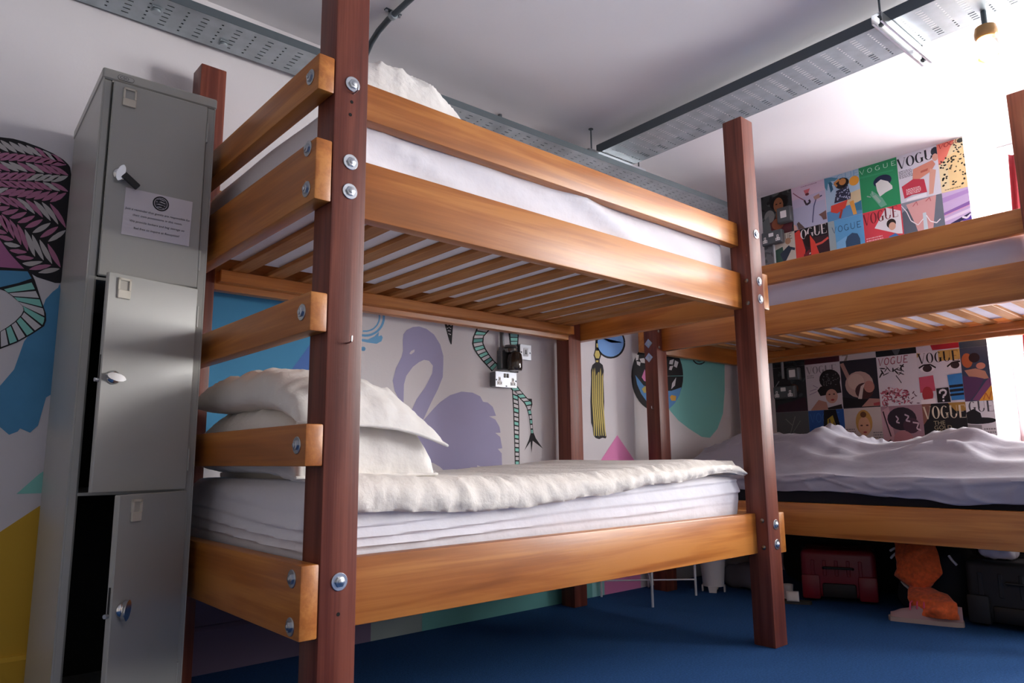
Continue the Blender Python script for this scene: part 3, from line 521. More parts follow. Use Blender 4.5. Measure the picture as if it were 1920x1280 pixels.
# ------------------------------------------------------------------ bedding, foreground bunk
def nz(x, y, z): return noise.noise(Vector((x, y, z)))
def d_up(p, n):                                            # upper mattress: slack sheet with slanting folds on its side
    if abs(n.z) < .6 and n.y < -.5:
        s = p.x*1.0+(p.z-1.475)*2.6
        f = .022*max(0, math.sin(s*5.5+1.2*nz(p.x*1.2, 0, p.z*2)))**3+.014*ridge(Vector((s*2.6, p.z*.8, 4)), 4)
        return Vector((0, -f, 0))
    return Vector((0, 0, .012*nz(p.x*3, p.y*3, 2)*max(0, n.z)))
tag(obj('mattress', soft_box(.02, 1.94, .103, 1.0, 1.4665, 1.70, .045, .022, SHEET, d_up), smooth=60), 'white sheeted mattress on the upper deck of the foreground bunk', 'mattress')
def d_low(p, n):
    v = Vector((0, 0, .027*max(0, min(1, (.16-p.x)/.05))*max(0, n.z)))
    if n.y < -.4 or n.x < -.4:
        w = p.x*.06 if n.y < -.4 else p.y*.06
        q = w/.117; g_ = [.5+.0*q, .530+.030*q+.006*nz(q*4, 1, 1), .552+.050*q+.008*nz(q*3, 5, 1), .580+.070*q+.008*nz(q*3, 9, 1), .615+.083*q+.01*nz(q*3, 2, 6), .76]
        f = 0
        for a_, b_ in zip(g_, g_[1:]):
            if a_ <= p.z < b_:
                s_ = (p.z-a_)/max(.004, b_-a_); f = .013*(1-s_)**1.3*min(1, s_*8)*max(.1, .6+1.1*nz(w*22, a_*9+b_*5, 3))
        edge = min(1, max(0, (p.z-.5)/.03))
        v += Vector((n.x, n.y, 0))*(f*edge+.010*math.sin(max(0, min(1, (p.z-.52)/.16))*PI)*edge)
    return v
tag(obj('mattress', soft_box(.022, 1.955, .118, 1.0, .4915, .675, .03, (.022, .022, .0046), SHEET, d_low), smooth=60), 'white sheeted mattress on the lower deck of the foreground bunk', 'mattress')
# quilted topper: hangs over the front edge of the lower mattress
zb = [(.0, .615), (.14, .625), (.57, .605), (.81, .614), (1.02, .63), (1.4, .658), (1.8, .688), (1.97, .672)]
zt = [(.0, .722), (.46, .702), (.83, .70), (1.05, .705), (1.4, .722), (1.68, .738), (1.86, .735), (1.97, .70)]
def topper():
    m = MB(); rows = []; nx = 170
    for i in range(nx+1):
        x = .118+1.819*i/nx; b = interp(zb, x)+.006*nz(x*9, 0, 1); t = interp(zt, x)-.012*max(0, (x-1.87)/.067)**2; r = []
        puff = .004*nz(x*20, 1, 7)
        drop = [(1.0, t-.016), (1.0, t-.002), (.90, t+.004), (.75, t+.002), (.6, t), (.45, t-.002), (.3, t), (.2, t+.002), (.14, t+.001), (.105, t-.006), (.084, t-.018), (.071, t-(t-b)*.35), (.066, t-(t-b)*.55), (.067, t-(t-b)*.75), (.072, b+.008), (.078, b), (.086, b+.003), (.094, b+.02)]
        for k, (y, z) in enumerate(drop):
            fr = 1 if y < .11 else .5
            q = nz(x*30, k*1.1, 3)*.005*fr+ridge(Vector((x*12+z*14, z*9, 1)), 3)*.006*fr+ridge(Vector((x*26-z*22, z*16, 5)), 2)*.004*fr
            r.append((x, y-(q+puff if y < .2 else 0), z+(q if y >= .1 else 0)))
        und = [(.115, t-.028), (.3, t-.022), (.6, t-.022), (.99, t-.022)]
        r += [(x, y, max(z, .6765)) for y, z in und]
        rows.append(r)
    V = m.grid(rows, QUILT, closev=True)
    for R in (V[0], V[-1]): m.bm.faces.new(R).material_index = 0
    return m
tag(obj('mattress_topper', topper(), smooth=70), 'cream quilted mattress topper hanging over the edge of the lower white mattress', 'mattress topper')
def pillow(cx, cy, zlo, lx, ly, hz, seed, m, droop=0, dv=0, pv=3.2, up=.6, pl=9, pr=2.6, twist=0):
    # plump towards -x (tucked against the rungs), tapering to a seamed edge towards +x
    mb = MB(); n = 48
    def pt(u, v, s):
        pu = pl if u < 0 else pr
        fu = max(0, 1-abs(u)**pu)**.5; fv = max(0, 1-abs(v)**pv)**.5
        e = fu*fv; t = hz*e
        x = lx*.5*u*(1-.05*(1-v*v)*abs(u)**3); y = ly*.5*v*(1-.06*(1-u*u)*abs(v)**3)
        w = nz(u*3.2+seed, v*4.2, seed)*.012+.011*ridge(Vector((u*2.0+seed*3, v*6, s)), 2.5)
        w *= min(1, e*2)
        z = t*up+w if s > 0 else -t*(1-up)-w*.3
        z += -droop*max(0, u+.1)**2+twist*u*v-dv*max(0, -v)**2.2
        return Vector((cx+x, cy+y, zlo+hz*(1-up)+z))
    mb.grid([[pt(-1+2*i/n, -1+2*j/n, 1) for j in range(n+1)] for i in range(n+1)], m)
    mb.grid([[pt(-1+2*i/n, -1+2*j/n, -1) for j in range(n+1)] for i in range(n+1)], m)
    P = [pt(-1+2*i/n, -1, 1) for i in range(n+1)]+[pt(1, -1+2*i/n, 1) for i in range(1, n+1)]+[pt(1-2*i/n, 1, 1) for i in range(1, n+1)]
    mb.tube(P, .0045, m, 6)
    return mb
tag(obj('pillow', pillow(.222, .56, .719, .43, .80, .195, 2.3, PILLOW, up=.78, pl=6, pr=7, dv=.05, pv=6), smooth=70), 'plump white pillow lying under another pillow at the ladder end of the lower bunk', 'pillow')
tag(obj('pillow', pillow(.222, .55, .905, .46, .84, .115, 5.1, PILLOW, droop=.045, up=.72, pl=6, pr=2.8, dv=.09), smooth=70), 'white pillow on top of the pillow pile, its corner drooping to the right', 'pillow')
def heap(fn, x0, x1, y0, y1, nx, ny, m, base):
    mb = MB(); rows = [[Vector((x0+(x1-x0)*i/nx, y0+(y1-y0)*j/ny, fn(x0+(x1-x0)*i/nx, y0+(y1-y0)*j/ny))) for j in range(ny+1)] for i in range(nx+1)]
    mb.grid(rows, m); mb.grid([[Vector((p.x, p.y, base)) for p in r] for r in rows], m)
    V = rows
    rim = [V[i][0] for i in range(nx+1)]+[V[nx][j] for j in range(1, ny+1)]+[V[i][ny] for i in range(nx-1, -1, -1)]+[V[0][j] for j in range(ny-1, 0, -1)]
    for k in range(len(rim)):
        a, b = rim[k], rim[(k+1) % len(rim)]
        if a.z-base > 1e-5 or b.z-base > 1e-5:
            try: mb.face([(a.x, a.y, base), (b.x, b.y, base), tuple(b), tuple(a)], m)
            except ValueError: pass
    return mb
def duvet_z(x, y):
    u = (x-.39-.33*(y-.33))/.235; v = (y-.335)/.215
    e = max(0, 1-abs(u)**2.6)*max(0, 1-abs(v)**2.6)
    b = e**.33*.225*(1.04-.06*u)
    w = .022*ridge(Vector((x*7, y*6, 3)), 2)+.016*nz(x*9, y*9, 1)+.014*ridge(Vector((x*13+y*5, y*11, 9)), 2)
    return 1.703+max(.0, b+w*min(1, e*2.5))
tag(obj('duvet', heap(duvet_z, .085, .70, .115, .56, 90, 70, DUVET, 1.7005), smooth=80), 'crumpled white duvet heaped on the upper deck of the foreground bunk', 'duvet')

# ------------------------------------------------------------------ bedding, bunk by the covers
tag(obj('mattress', soft_box(2.765, 3.70, -.825, 1.035, 1.4665, 1.69, .045, .03, LILAC, lambda p, n: Vector((-(.012*ridge(Vector((p.y*.7+p.z*2.5, p.z*2, 7)), 4)+.004*math.sin(p.y*7+p.z*20)), 0, 0)) if n.x < -.4 else Vector()), smooth=60), 'pale lilac sheeted mattress on the upper deck of the bunk by the covers', 'mattress')
tag(obj('mattress', soft_box(2.765, 3.70, -.825, 1.035, .4915, .655, .03, .05, NAVYM), smooth=60), 'dark navy mattress under the rumpled grey sheet', 'mattress')
RID = [(-.95, .74), (-.75, .765), (-.58, .79), (-.43, .845), (-.30, .848), (-.12, .812), (.04, .800), (.17, .835), (.30, .885), (.42, .862), (.60, .868), (.80, .872), (.95, .835), (1.06, .74)]
HEM = [(-.95, .556), (-.68, .55), (-.5, .537), (-.28, .558), (.1, .580), (.38, .577), (1.06, .585)]
def gsheet():
    m = MB(); ny, ns = 220, 60; rows = []
    for i in range(ny+1):
        y = -.825+1.855*i/ny; top = interp(RID, y); hem = interp(HEM, y)+.008*nz(y*8, 0, 2); r = []; ez = .655+.022*nz(y*3.3, 4, 4)
        for k in range(ns+1):
            s = k/ns
            if s < .28:                                        # hanging side
                t = s/.28; x = 2.728+.012*t-.010*math.sin(t*PI)+.012*nz(y*3.5, t*1.2, 4); z = hem+(ez-hem)*t
                x -= .018*ridge(Vector((y*2.4+t*.9, t*1.2, 8)), 3)*(.25+.75*t)+.008*ridge(Vector((y*5-t*.8, t*1.5, 3)), 3)
                if z > .60: pass
            else:
                t = (s-.28)/.72; x = 2.74+.99*t
                rise = math.sin(min(1, t/.52)*PI/2)**1.25 if t < .52 else 1-.35*((t-.52)/.48)**1.5
                z = ez+.002+(top-ez-.002)*rise
                w = .036*ridge(Vector((y*1.3+1.5*t, t*4.5+nz(y*2, t, 0)*.6, 5)), 3)+.020*ridge(Vector((y*1.9-t*1.5, t*8, 2)), 3)+.005*nz(y*6, t*5, 6)
                z += w*min(1, t*5)*1.0-.008
                x -= .02*nz(y*3, t*3, 9)*min(1, t*4)
            r.append(Vector((min(max(x, 2.692 if z > .535 else 2.706), 3.725), y, max(z, .664) if s >= .28 and x > 2.79 else z)))
        rows.append(r)
    V = m.grid(rows, GREYS)
    return m
g = obj('grey_sheet', gsheet(), smooth=80); g.modifiers.new('thickness', 'SOLIDIFY').thickness = .004; g.modifiers[0].offset = 1
tag(g, 'rumpled grey sheet over the lower mattress of the bunk by the covers', 'bed sheet')

# ------------------------------------------------------------------ text helpers
def text_mesh(body, size, align='CENTER', shear=0, spacing=1.0):
    c = bpy.data.curves.new('lettering', 'FONT'); c.body = body; c.size = size; c.align_x = align; c.shear = shear; c.space_line = spacing
    c.resolution_u = 3
    o = bpy.data.objects.new('lettering', c); COL.objects.link(o)
    dg = bpy.context.evaluated_depsgraph_get(); me = bpy.data.meshes.new_from_object(o.evaluated_get(dg))
    bpy.data.objects.remove(o); bpy.data.curves.remove(c)
    return me
def stamp(mb, me, M, m):
    k = mb.mi(m); vs = [mb.bm.verts.new(M @ v.co) for v in me.vertices]
    for p in me.polygons:
        try: mb.bm.faces.new([vs[i] for i in p.vertices]).material_index = k
        except ValueError: pass
def arc(cx, cy, rx0, ry0, rx1, ry1, a0, a1, n=14):
    out = []
    for i in range(n):
        p = math.radians(a0+(a1-a0)*i/n); q = math.radians(a0+(a1-a0)*(i+1)/n)
        out.append([(cx+rx0*math.cos(p), cy+ry0*math.sin(p)), (cx+rx1*math.cos(p), cy+ry1*math.sin(p)), (cx+rx1*math.cos(q), cy+ry1*math.sin(q)), (cx+rx0*math.cos(q), cy+ry0*math.sin(q))])
    return out
def glyph(ch, T, t):                                   # T thick stroke, t thin stroke; unit box, y up
    if ch == 'V': return [[(.0, 1), (T, 1), (.5+T*.4, 0), (.5-T*.3, 0)], [(1-t, 1), (1, 1), (.5+T*.35, 0), (.5+T*.1, .06)]] + ([[(-.06, 1), (T+.06, 1), (T+.06, .97), (-.06, .97)], [(.82, 1), (1.06, 1), (1.06, .97), (.82, .97)]] if T > t*2 else [])
    if ch == 'O': return arc(.5, .5, .5-T, .5-t, .5, .5, 0, 360, 28)
    if ch == 'G': return arc(.5, .5, .5-T, .5-t, .5, .5, 48, 330, 22) + [[(.92-T, .06), (.92, .06), (.92, .46), (.92-T, .46)], [(.58, .46), (1, .46), (1, .42), (.58, .42)]]
    if ch == 'U': return [[(.06, 1), (.06+T, 1), (.06+T, .32), (.06, .32)], [(.94-t, 1), (.94, 1), (.94, .32), (.94-t, .32)]] + arc(.5, .34, .44-T*.8, .34-t, .44, .34, 180, 360, 14)
    if ch == 'E': return [[(.08, 1), (.08+T, 1), (.08+T, 0), (.08, 0)], [(.08, 1), (.85, 1), (.85, 1-t), (.08, 1-t)], [(.08, t), (.9, t), (.9, 0), (.08, 0)], [(.08, .5+t/2), (.65, .5+t/2), (.65, .5-t/2), (.08, .5-t/2)]] + ([[(.82, 1), (.85, 1), (.85, .74), (.80, .9)], [(.87, .0), (.90, 0), (.90, .27), (.84, .1)]] if T > t*2 else [])
    return []

# ------------------------------------------------------------------ locker
TH = math.radians(-2.3); LW, LD, LH = .318, .525, 1.90
LOC = thing('locker', 'tall grey metal locker with three doors at the left end of the bunk', 'locker', (-.393, .68, 0), TH)
lb = MB(); T = .004
lb.box(0, T, 0, LD, .0, LH-.03, LOCK); lb.box(LW-T, LW, 0, LD, .0, LH-.03, LOCK); lb.box(T, LW-T, LD-T, LD, 0, LH-.03, LOCK)
lb.box(-.003, LW+.003, -.003, LD+.003, LH-.033, LH, LOCK, .004)
lb.box(0, .026, -.0, .014, 0, LH-.033, LOCK, .005); lb.box(LW-.028, LW, -.0, .014, 0, LH-.033, LOCK, .005)
lb.box(.024, LW-.026, .001, .014, 1.861, LH-.033, LOCK); lb.box(.024, LW-.026, .001, .014, 0, .078, LOCK)
obj('body', lb, LOC)
for z in (1.268, .671, .08):
    obj('shelf', MB().box(T, LW-T, .003, LD-T, z-.004, z+.004, LOCK), LOC)
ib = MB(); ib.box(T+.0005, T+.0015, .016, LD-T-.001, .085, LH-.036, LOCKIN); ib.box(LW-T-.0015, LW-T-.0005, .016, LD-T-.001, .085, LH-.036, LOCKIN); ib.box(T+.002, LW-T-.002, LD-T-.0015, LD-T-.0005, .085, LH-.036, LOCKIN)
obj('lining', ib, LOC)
bd = MB(); RX90 = Matrix.Rotation(PI/2, 4, 'X')
def capsule(w, h, n=10):
    r = h/2; return [(w/2-r+r*math.cos(a), r*math.sin(a)) for a in [-PI/2+PI*i/n for i in range(n+1)]]+[(-w/2+r+r*math.cos(a), r*math.sin(a)) for a in [PI/2+PI*i/n for i in range(n+1)]]
bd.prism(capsule(.044, .0155), .0012, BLACK, Matrix.Translation((.058, -.003, 1.8805)) @ RX90)
bd.prism(capsule(.042, .0135), .0016, mat('badge_silver', 'aaa9a5', .4, .6), Matrix.Translation((.058, -.003, 1.8805)) @ RX90)
stamp(bd, text_mesh('CSO', .0125), Matrix.Translation((.0535, -.0049, 1.8762)) @ RX90, BLACK)
obj('badge', bd, LOC, smooth=0)
DX = LW-.029; DWID = .263
def door(z0, z1, ang, holder_u, lever):
    P = MB(); P.box(-DWID, 0, -.0175, -.0012, z0, z1, LOCK, .0025)
    d = obj('door', P, LOC, (DX, -.0008, 0), (0, 0, math.radians(ang)))
    h = MB(); hx = -DWID+holder_u; hz = z1-.04; y = -.0175
    h.box(hx-.0175, hx+.0175, y-.006, y, hz-.03, hz-.006, CREAM, .0015); h.box(hx-.0175, hx-.0125, y-.006, y, hz-.006, hz+.027, CREAM); h.box(hx+.0125, hx+.0175, y-.006, y, hz-.006, hz+.027, CREAM); h.box(hx-.0175, hx+.0175, y-.006, y, hz+.021, hz+.027, CREAM)
    h.box(hx-.0125, hx+.0125, y-.0015, y, hz-.006, hz+.021, LOCK if lever else mat('holder_card', 'b9b4a8', .7))
    obj('label_holder', h, d, smooth=0)
    zl = (z0+z1)/2+.008 if not lever else z0+.302
    k = MB(); k.lathe([(.019, 0), (.019, .004), (.016, .009), (.013, .011), (.0001, .0115)], CHROME, 24, Matrix.Translation((-DWID+.033, y, zl)) @ RX90)
    rot = {0: 75, 16: -12, 38: 80}[ang]
    k.prism([(.026*math.cos(a), .0105*math.sin(a)*(1 if abs(math.cos(a)) < .8 else .7)) for a in [2*PI*i/18 for i in range(18)]], .013, CHROME, Matrix.Translation((-DWID+.033, y-.008, zl)) @ RX90 @ Matrix.Rotation(math.radians(rot), 4, 'Z'))
    obj('latch', k, d)
    for hzz in (z0+.085, z1-.085):
        g = MB(); g.tube([(.003, -.0145, hzz-.032), (.003, -.0145, hzz+.032)], .0036, LOCK, 10); obj('hinge', g, d)
    if ang:                                            # latch bar in the door edge
        b = MB(); b.box(-DWID-.0006, -DWID+.0004, -.0125, -.0065, zl-.005, zl+.06, BLACK); b.tube([(-DWID-.010, -.008, zl-.008), (-DWID+.001, -.008, zl-.008)], .0055, STEEL, 10)
        obj('bolt_tongue', b, d, smooth=0)
    return d
door(1.274, 1.858, 0, .043, True); door(.676, 1.271, 16, .043, False); door(.084, .672, 38, .060, False)
LM = Matrix.Translation((-.393, .68, 0)) @ Matrix.Rotation(TH, 4, 'Z')
# black padlock hanging askew from the top latch
pk = MB(); M0 = LM @ Matrix.Translation((.063, -.034, 1.574)) @ RX90 @ Matrix.Rotation(math.radians(-38), 4, 'Z')
pk.prism([(.004, -.0085), (.052, -.0085), (.054, -.006), (.054, .006), (.052, .0085), (.004, .0085)], .012, BLACK, M0)
tag(obj('padlock', pk), 'small black padlock body hanging from the top door latch of the grey locker', 'padlock')
# notice taped to the top door
nt_ = MB(); MN = LM @ Matrix.Translation((.168, -.0195, 1.4695)) @ RX90 @ Matrix.Rotation(math.radians(-1.2), 4, 'Z')
nt_.prism([(-.092, -.0705), (.092, -.0705), (.092, .0705), (-.092, .0705)], .0008, PAPER, MN)
def ringn(mb, M, r0, r1, m, n=36, z=.0012):
    for q in arc(0, 0, r0, r0, r1, r1, 0, 360, n): mb.face([M @ Vector((x, y, z)) for x, y in q], m)
ME = MN @ Matrix.Translation((.004, .043, 0))
GREYI = mat('ink_grey', '4a4a50', .8)
ringn(nt_, ME, .0185, .0225, INK); ringn(nt_, ME, .0, .0172, GREYI)
for k in range(7):
    a = -.012+.004*k; nt_.face([ME @ Vector(p) for p in ((-.015+abs(a)*.4, a, .0016), (-.002+.004*math.sin(k*2), a+.0025, .0016), (.014-abs(a)*.4, a-.001, .0016), (.013-abs(a)*.4, a-.0022, .0016), (-.002, a+.0005, .0016), (-.015+abs(a)*.4, a-.0014, .0016))], INK if k % 2 else PAPER)
for k in range(4):
    a = .4+k*1.5; nt_.face([ME @ Vector((.017*math.cos(a), .017*math.sin(a), .002)), ME @ Vector((.006*math.cos(a+.5), .006*math.sin(a+.5), .002)), ME @ Vector((.010*math.cos(a+.9), .010*math.sin(a+.9), .002))], INK)
for i, ln in enumerate(['Just a reminder that guests are responsible for', 'their own possessions in this room.', 'We provide lockers and bag storage so', 'feel free to inquire at Reception!']):
    stamp(nt_, text_mesh(ln, .0094, shear=.18), MN @ Matrix.Translation((.0, (.006, -.010, -.029, -.049)[i], .0014)), INK)
tag(flat('notice', nt_), 'white printed notice with a round black emblem stuck on the top locker door', 'notice')

# ------------------------------------------------------------------ cable trays
def tray(name, ln, wd, fl, z, rows0, pitch, ncol, label, loc, rz, m=GALV):
    # length along local x, near flange at y=0, face at z
    Tt = thing(name, label, 'cable tray', loc, rz)
    mb = MB(); nr = int(ln/pitch); edge = .018; cw = (wd-2*edge)/ncol
    def q(x0, x1, y0, y1): 
        if x1-x0 > 1e-6: mb.face([(x0, y0, 0), (x0, y1, 0), (x1, y1, 0), (x1, y0, 0)], m)
    q(0, ln, 0, edge); q(0, ln, wd-edge, wd)
    rest = ln-nr*pitch; q(nr*pitch, ln, edge, wd-edge)
    for r in range(nr):
        long_ = (r % 2 == 0); hl = .024 if long_ else .008; hw = .0062 if long_ else .008
        for c in range(ncol):
            x0, x1 = r*pitch, (r+1)*pitch; y0, y1 = edge+c*cw, edge+(c+1)*cw
            xa, xb = (x0+x1-hl)/2, (x0+x1+hl)/2; ya, yb = (y0+y1-hw)/2, (y0+y1+hw)/2
            q(x0, xa, y0, y1); q(xb, x1, y0, y1); q(xa, xb, y0, ya); q(xa, xb, yb, y1)
    base = obj('perforated_base', mb, Tt, smooth=0); s = base.modifiers.new('sheet', 'SOLIDIFY'); s.thickness = .0012; s.offset = -1
    f = MB()
    for y0, y1 in ((-.0016, -.0002), (wd+.0002, wd+.0016)): f.box(0, ln, y0, y1, 0, fl, GALVD)
    f.box(0, ln, .0, .011, fl, fl+.0014, GALVD); f.box(0, ln, wd-.011, wd, fl, fl+.0014, GALVD)
    obj('flange', f, Tt, smooth=0)
    if wd < .25: obj('lid', MB().box(0, ln, .0002, wd-.0002, fl+.0016, fl+.0026, GALVD), Tt, smooth=0)
    return Tt
RZT = math.radians(-1.6)
t1 = tray('cable_tray', 5.6, .205, .032, 2.4, 0, .062, 6, 'galvanised perforated cable tray running along the back wall under the ceiling', (-1.9, 1.067, 2.402), RZT)
t2 = tray('cable_tray', 4.2, .285, .05, 2.48, 0, .065, 13, 'wide perforated cable tray crossing the ceiling above the far bunk towards the window', (2.165, 1.03, 2.481), RZT-PI/2)
t2.location = (2.165, 1.03, 2.481)
# local x -> -Y, local y -> +X
for yy, lab in ((-.588, 'slotted steel hanger under the wide cable tray, close to the light bulb'), (1.012, 'slotted steel hanger under the wide cable tray at its back wall end')):
    hgr = thing('tray_hanger', lab, 'hanger', ((2.263 if yy < 0 else 2.312), yy, 2.455), RZT, 'hangers under the wide cable tray')
    c = MB(); X0, X1 = -.245, .245
    c.box(X0, X1, -.0205, -.019, -.018, .022, STEEL); c.box(X0, X1, .019, .0205, -.018, .022, STEEL)
    c.box(X0, X1, -.0205, -.012, -.018, -.0165, STEEL); c.box(X0, X1, .012, .0205, -.018, -.0165, STEEL)
    for k in range(10):
        xa = X0+.049*k; c.box(xa, xa+.020, -.019, .019, .0205, .022, STEEL)
        c.box(xa+.020, xa+.049, -.019, -.007, .0205, .022, STEEL); c.box(xa+.020, xa+.049, .007, .019, .0205, .022, STEEL)
    obj('strut_channel', c, hgr, smooth=0)
    for xr in (-.205, .205):
        r = MB(); r.tube([(xr, 0, -.02), (xr, 0, CEIL-2.455-.0005)], .0042, GALVD, 10); r.lathe([(.010, -.016), (.010, -.006)], GALVD, 6, Matrix.Translation((xr, 0, 0))); r.lathe([(.014, CEIL-2.455-.004), (.014, CEIL-2.455-.0006)], GALVD, 12, Matrix.Translation((xr, 0, 0)))
        obj('hanger_rod', r, hgr)
# small clips under the wall tray
for x, y in ((-.17, 1.10), (.095, 1.16)):
    k = MB(); k.box(-.016, .016, -.02, .02, .006, .0095, GALV, .001); k.lathe([(.016, -.006), (.016, .0035), (.009, .006)], GALV, 18)
    q_ = Matrix.Rotation(-RZT, 3, 'Z') @ Vector((x+1.9, y-1.067, -.0095)); obj('bracket', k, t1, q_)
# conduit on the ceiling
cp = thing('conduit', 'grey steel conduit running across the ceiling and bending down behind the front bunk post', 'conduit', (.66, .6, 2.58))
pts = [(-.03, -2.2, .012), (-.004, -.1, .012), (.004, .25, .012), (.010, .34, .006), (.016, .41, -.012), (.024, .47, -.04), (.034, .52, -.08), (.044, .555, -.127)]
obj('pipe', MB().tube(pts, .0125, GALVD, 14), cp)
s = MB(); s.lathe([(.018, -.010), (.018, .010)], GALV, 18, Matrix.Translation((.0035, .215, .011)) @ RX90); s.box(-.034, .041, .206, .224, .024, .0285, GALVD); s.lathe([(.007, .016), (.007, .024)], STEEL, 6, Matrix.Translation((.034, .215, 0))); s.lathe([(.007, .016), (.007, .024)], STEEL, 6, Matrix.Translation((-.027, .215, 0)))
obj('saddle_clip', s, cp)
# bulb fitting under the wide tray
lp = thing('pendant_lamp', 'lit glass jar lamp hanging below the wide cable tray at the upper right', 'lamp', (2.335, -.862, 2.36))
AMBER = mat('amber_glass', 'd9a35e', .1, trans=.6); 
m = MB(); m.lathe([(.022, .055), (.036, .05), (.040, .03), (.040, .012), (.032, .0)], mat('lamp_collar', 'b98d5c', .25, .4), 28); obj('collar', m, lp)
m = MB(); m.lathe([(.033, .012), (.034, 0), (.038, -.02), (.041, -.05), (.036, -.078), (.02, -.092), (.0001, -.096)], mat('clear_glass', 'fff4e2', .02, trans=1), 28); obj('glass_jar', m, lp)
m = MB(); m.lathe([(.010, .005), (.011, -.005), (.018, -.022), (.026, -.042), (.022, -.062), (.010, -.074), (.0001, -.077)], mat('glowing_bulb', 'ffdfae', .5, emit=30), 24); obj('bulb', m, lp)
obj('stem', MB().tube([(0, 0, .05), (0, 0, .1196)], .010, GALVD, 12), lp)

# ------------------------------------------------------------------ wall fittings by the bunk
METB = mat('metal_clad', '7d8186', .35, .8); PLATE = mat('plate_silver', 'b8bcc6', .35, .55); PW_ = mat('socket_white', 'ececec', .4)
def uk_socket(mb, cx, cz, y, s=1):
    mb.box(cx-.016*s, cx+.016*s, y-.0012, y, cz-.021*s, cz-.002*s, PW_)
    mb.box(cx-.007*s, cx+.007*s, y-.0012, y, cz-.002*s, cz+.019*s, PW_)
    for x, z, w, h in ((0, .009, .0022, .0055), (-.009, -.012, .003, .0022), (.009, -.012, .003, .0022)):
        mb.box(cx+x*s-w*s, cx+x*s+w*s, y-.0016, y-.0011, cz+z*s-h*s, cz+z*s+h*s, BLACK)
so = thing('double_socket', 'silver double wall socket on a surface box below the jar light', 'socket', (1.602, 1.244, 1.152))
obj('back_box', MB().box(-.069, .069, -.046, 0, -.038, .038, METB, .003), so)
p = MB(); p.box(-.0725, .0725, -.0505, -.0462, -.041, .041, PLATE, .002); obj('face_plate', p, so)
m = MB(); uk_socket(m, -.045, -.008, -.0507); obj('socket_outlet', m, so, smooth=0)
m = MB(); uk_socket(m, .045, -.008, -.0507); obj('socket_outlet', m, so, smooth=0)
for x in (-.010, .010): obj('rocker_switch', MB().box(x-.006, x+.006, -.0545, -.0506, .010, .031, mat('rocker_dark', '55504c', .4), .001), so)
for x in (-.0655, .0655): obj('screw', MB().lathe([(.004, 0), (.003, .002)], BLACK, 10, Matrix.Translation((x, -.0507, -.004)) @ RX90), so)
obj('cable_hole', MB().box(-.005, .005, -.0512, -.0506, -.036, -.030, BLACK), so, smooth=0)
jl = thing('reading_light', 'metal wall light with a dark jar shade above the double socket', 'wall light', (1.632, 1.244, 1.262))
m = MB(); m.box(-.052, .052, -.04, 0, -.055, .045, METB, .004); obj('back_box', m, jl)
m = MB(); m.lathe([(.034, 0), (.034, .012), (.028, .02)], mat('lamp_steel', '8d8a86', .2, .9), 24, Matrix.Translation((-.012, -.066, .048)) @ Matrix.Rotation(PI, 4, 'X')); m.lathe([(.030, .012), (.036, .0), (.03, -.004)], METB, 24, Matrix.Translation((-.012, -.066, .055))); m.box(-.030, .006, -.066, -.038, .030, .048, METB); obj('lamp_holder', m, jl)
m = MB(); m.lathe([(.028, .03), (.036, .022), (.040, .0), (.040, -.05), (.036, -.064), (.0001, -.066)], mat('smoked_glass', '4a4038', .06, trans=.55, spec=.8), 28, Matrix.Translation((.004, -.078, .0))); obj('glass_jar', m, jl)
m = MB(); m.lathe([(.010, .03), (.012, .01), (.022, -.012), (.018, -.034), (.0001, -.042)], mat('bulb_off', 'b9a88e', .3), 18, Matrix.Translation((.004, -.078, .0))); obj('bulb', m, jl)
m = MB(); m.tube([(-.032, -.02, .0455), (-.032, -.02, 1.3475)], .0115, METB, 12); m.lathe([(.016, .045), (.016, .062)], METB, 12, Matrix.Translation((-.032, -.02, 0))); obj('conduit', m, jl)
sw = thing('wall_switch', 'small square silver key switch to the right of the jar light', 'switch', (1.768, 1.244, 1.3125))
obj('back_box', MB().box(-.036, .036, -.014, 0, -.036, .036, METB, .003), sw); obj('face_plate', MB().box(-.041, .041, -.019, -.0142, -.0425, .0425, PLATE, .002), sw)
m = MB(); m.box(-.016, .016, -.0205, -.0192, -.022, .022, mat('switch_centre', 'd2d4da', .4)); m.box(-.003, .003, -.0212, -.0206, -.008, .012, BLACK); m.box(-.006, .006, -.0212, -.0206, -.010, -.006, BLACK); obj('rocker_switch', m, sw, smooth=0)
for x in (-.031, .031): obj('screw', MB().lathe([(.0045, 0), (.003, .002)], BLACK, 10, Matrix.Translation((x, -.0192, -.002)) @ RX90), sw)
# grey metal-clad sockets over the covers
GB = mat('clad_grey', '5d6468', .45, .3)
RZ90 = -PI/2                                             # local -Y faces world -X
def clad(name, y, z, w, h, n, label, cat):
    s = thing(name, label, cat, (WALL_X-.0035, y, z), RZ90)
    obj('back_box', MB().box(-w/2, w/2, -.044, 0, -h/2, h/2, GB, .010, seg=3), s)
    obj('face_plate', MB().box(-w/2+.006, w/2-.006, -.047, -.0442, -h/2+.006, h/2-.006, GB, .002), s)
    if n == 1: obj('rocker_switch', MB().box(-.022, .022, -.0505, -.0472, -.024, .026, PW_, .002), s)
    else:
        for x in (-.048, .048):
            m = MB(); uk_socket(m, x, -.010, -.0472, 1.05); obj('socket_outlet', m, s, smooth=0)
        obj('rocker_switch', MB().box(-.018, .018, -.050, -.0472, .006, .032, PW_, .002), s)
    return s
clad('wall_switch', .778, 2.418, .105, .115, 1, 'grey metal wall switch with a white rocker over the top left cover', 'switch')
s = clad('double_socket', .880, 2.275, .155, .10, 2, 'grey double socket above the guard rail, over the top left cover', 'socket')
obj('conduit', MB().tube([(.0, -.02, -.05), (.0, -.02, -1.0)], .010, mat('pipe_pale', '9a9da2', .4, .3), 10), s)
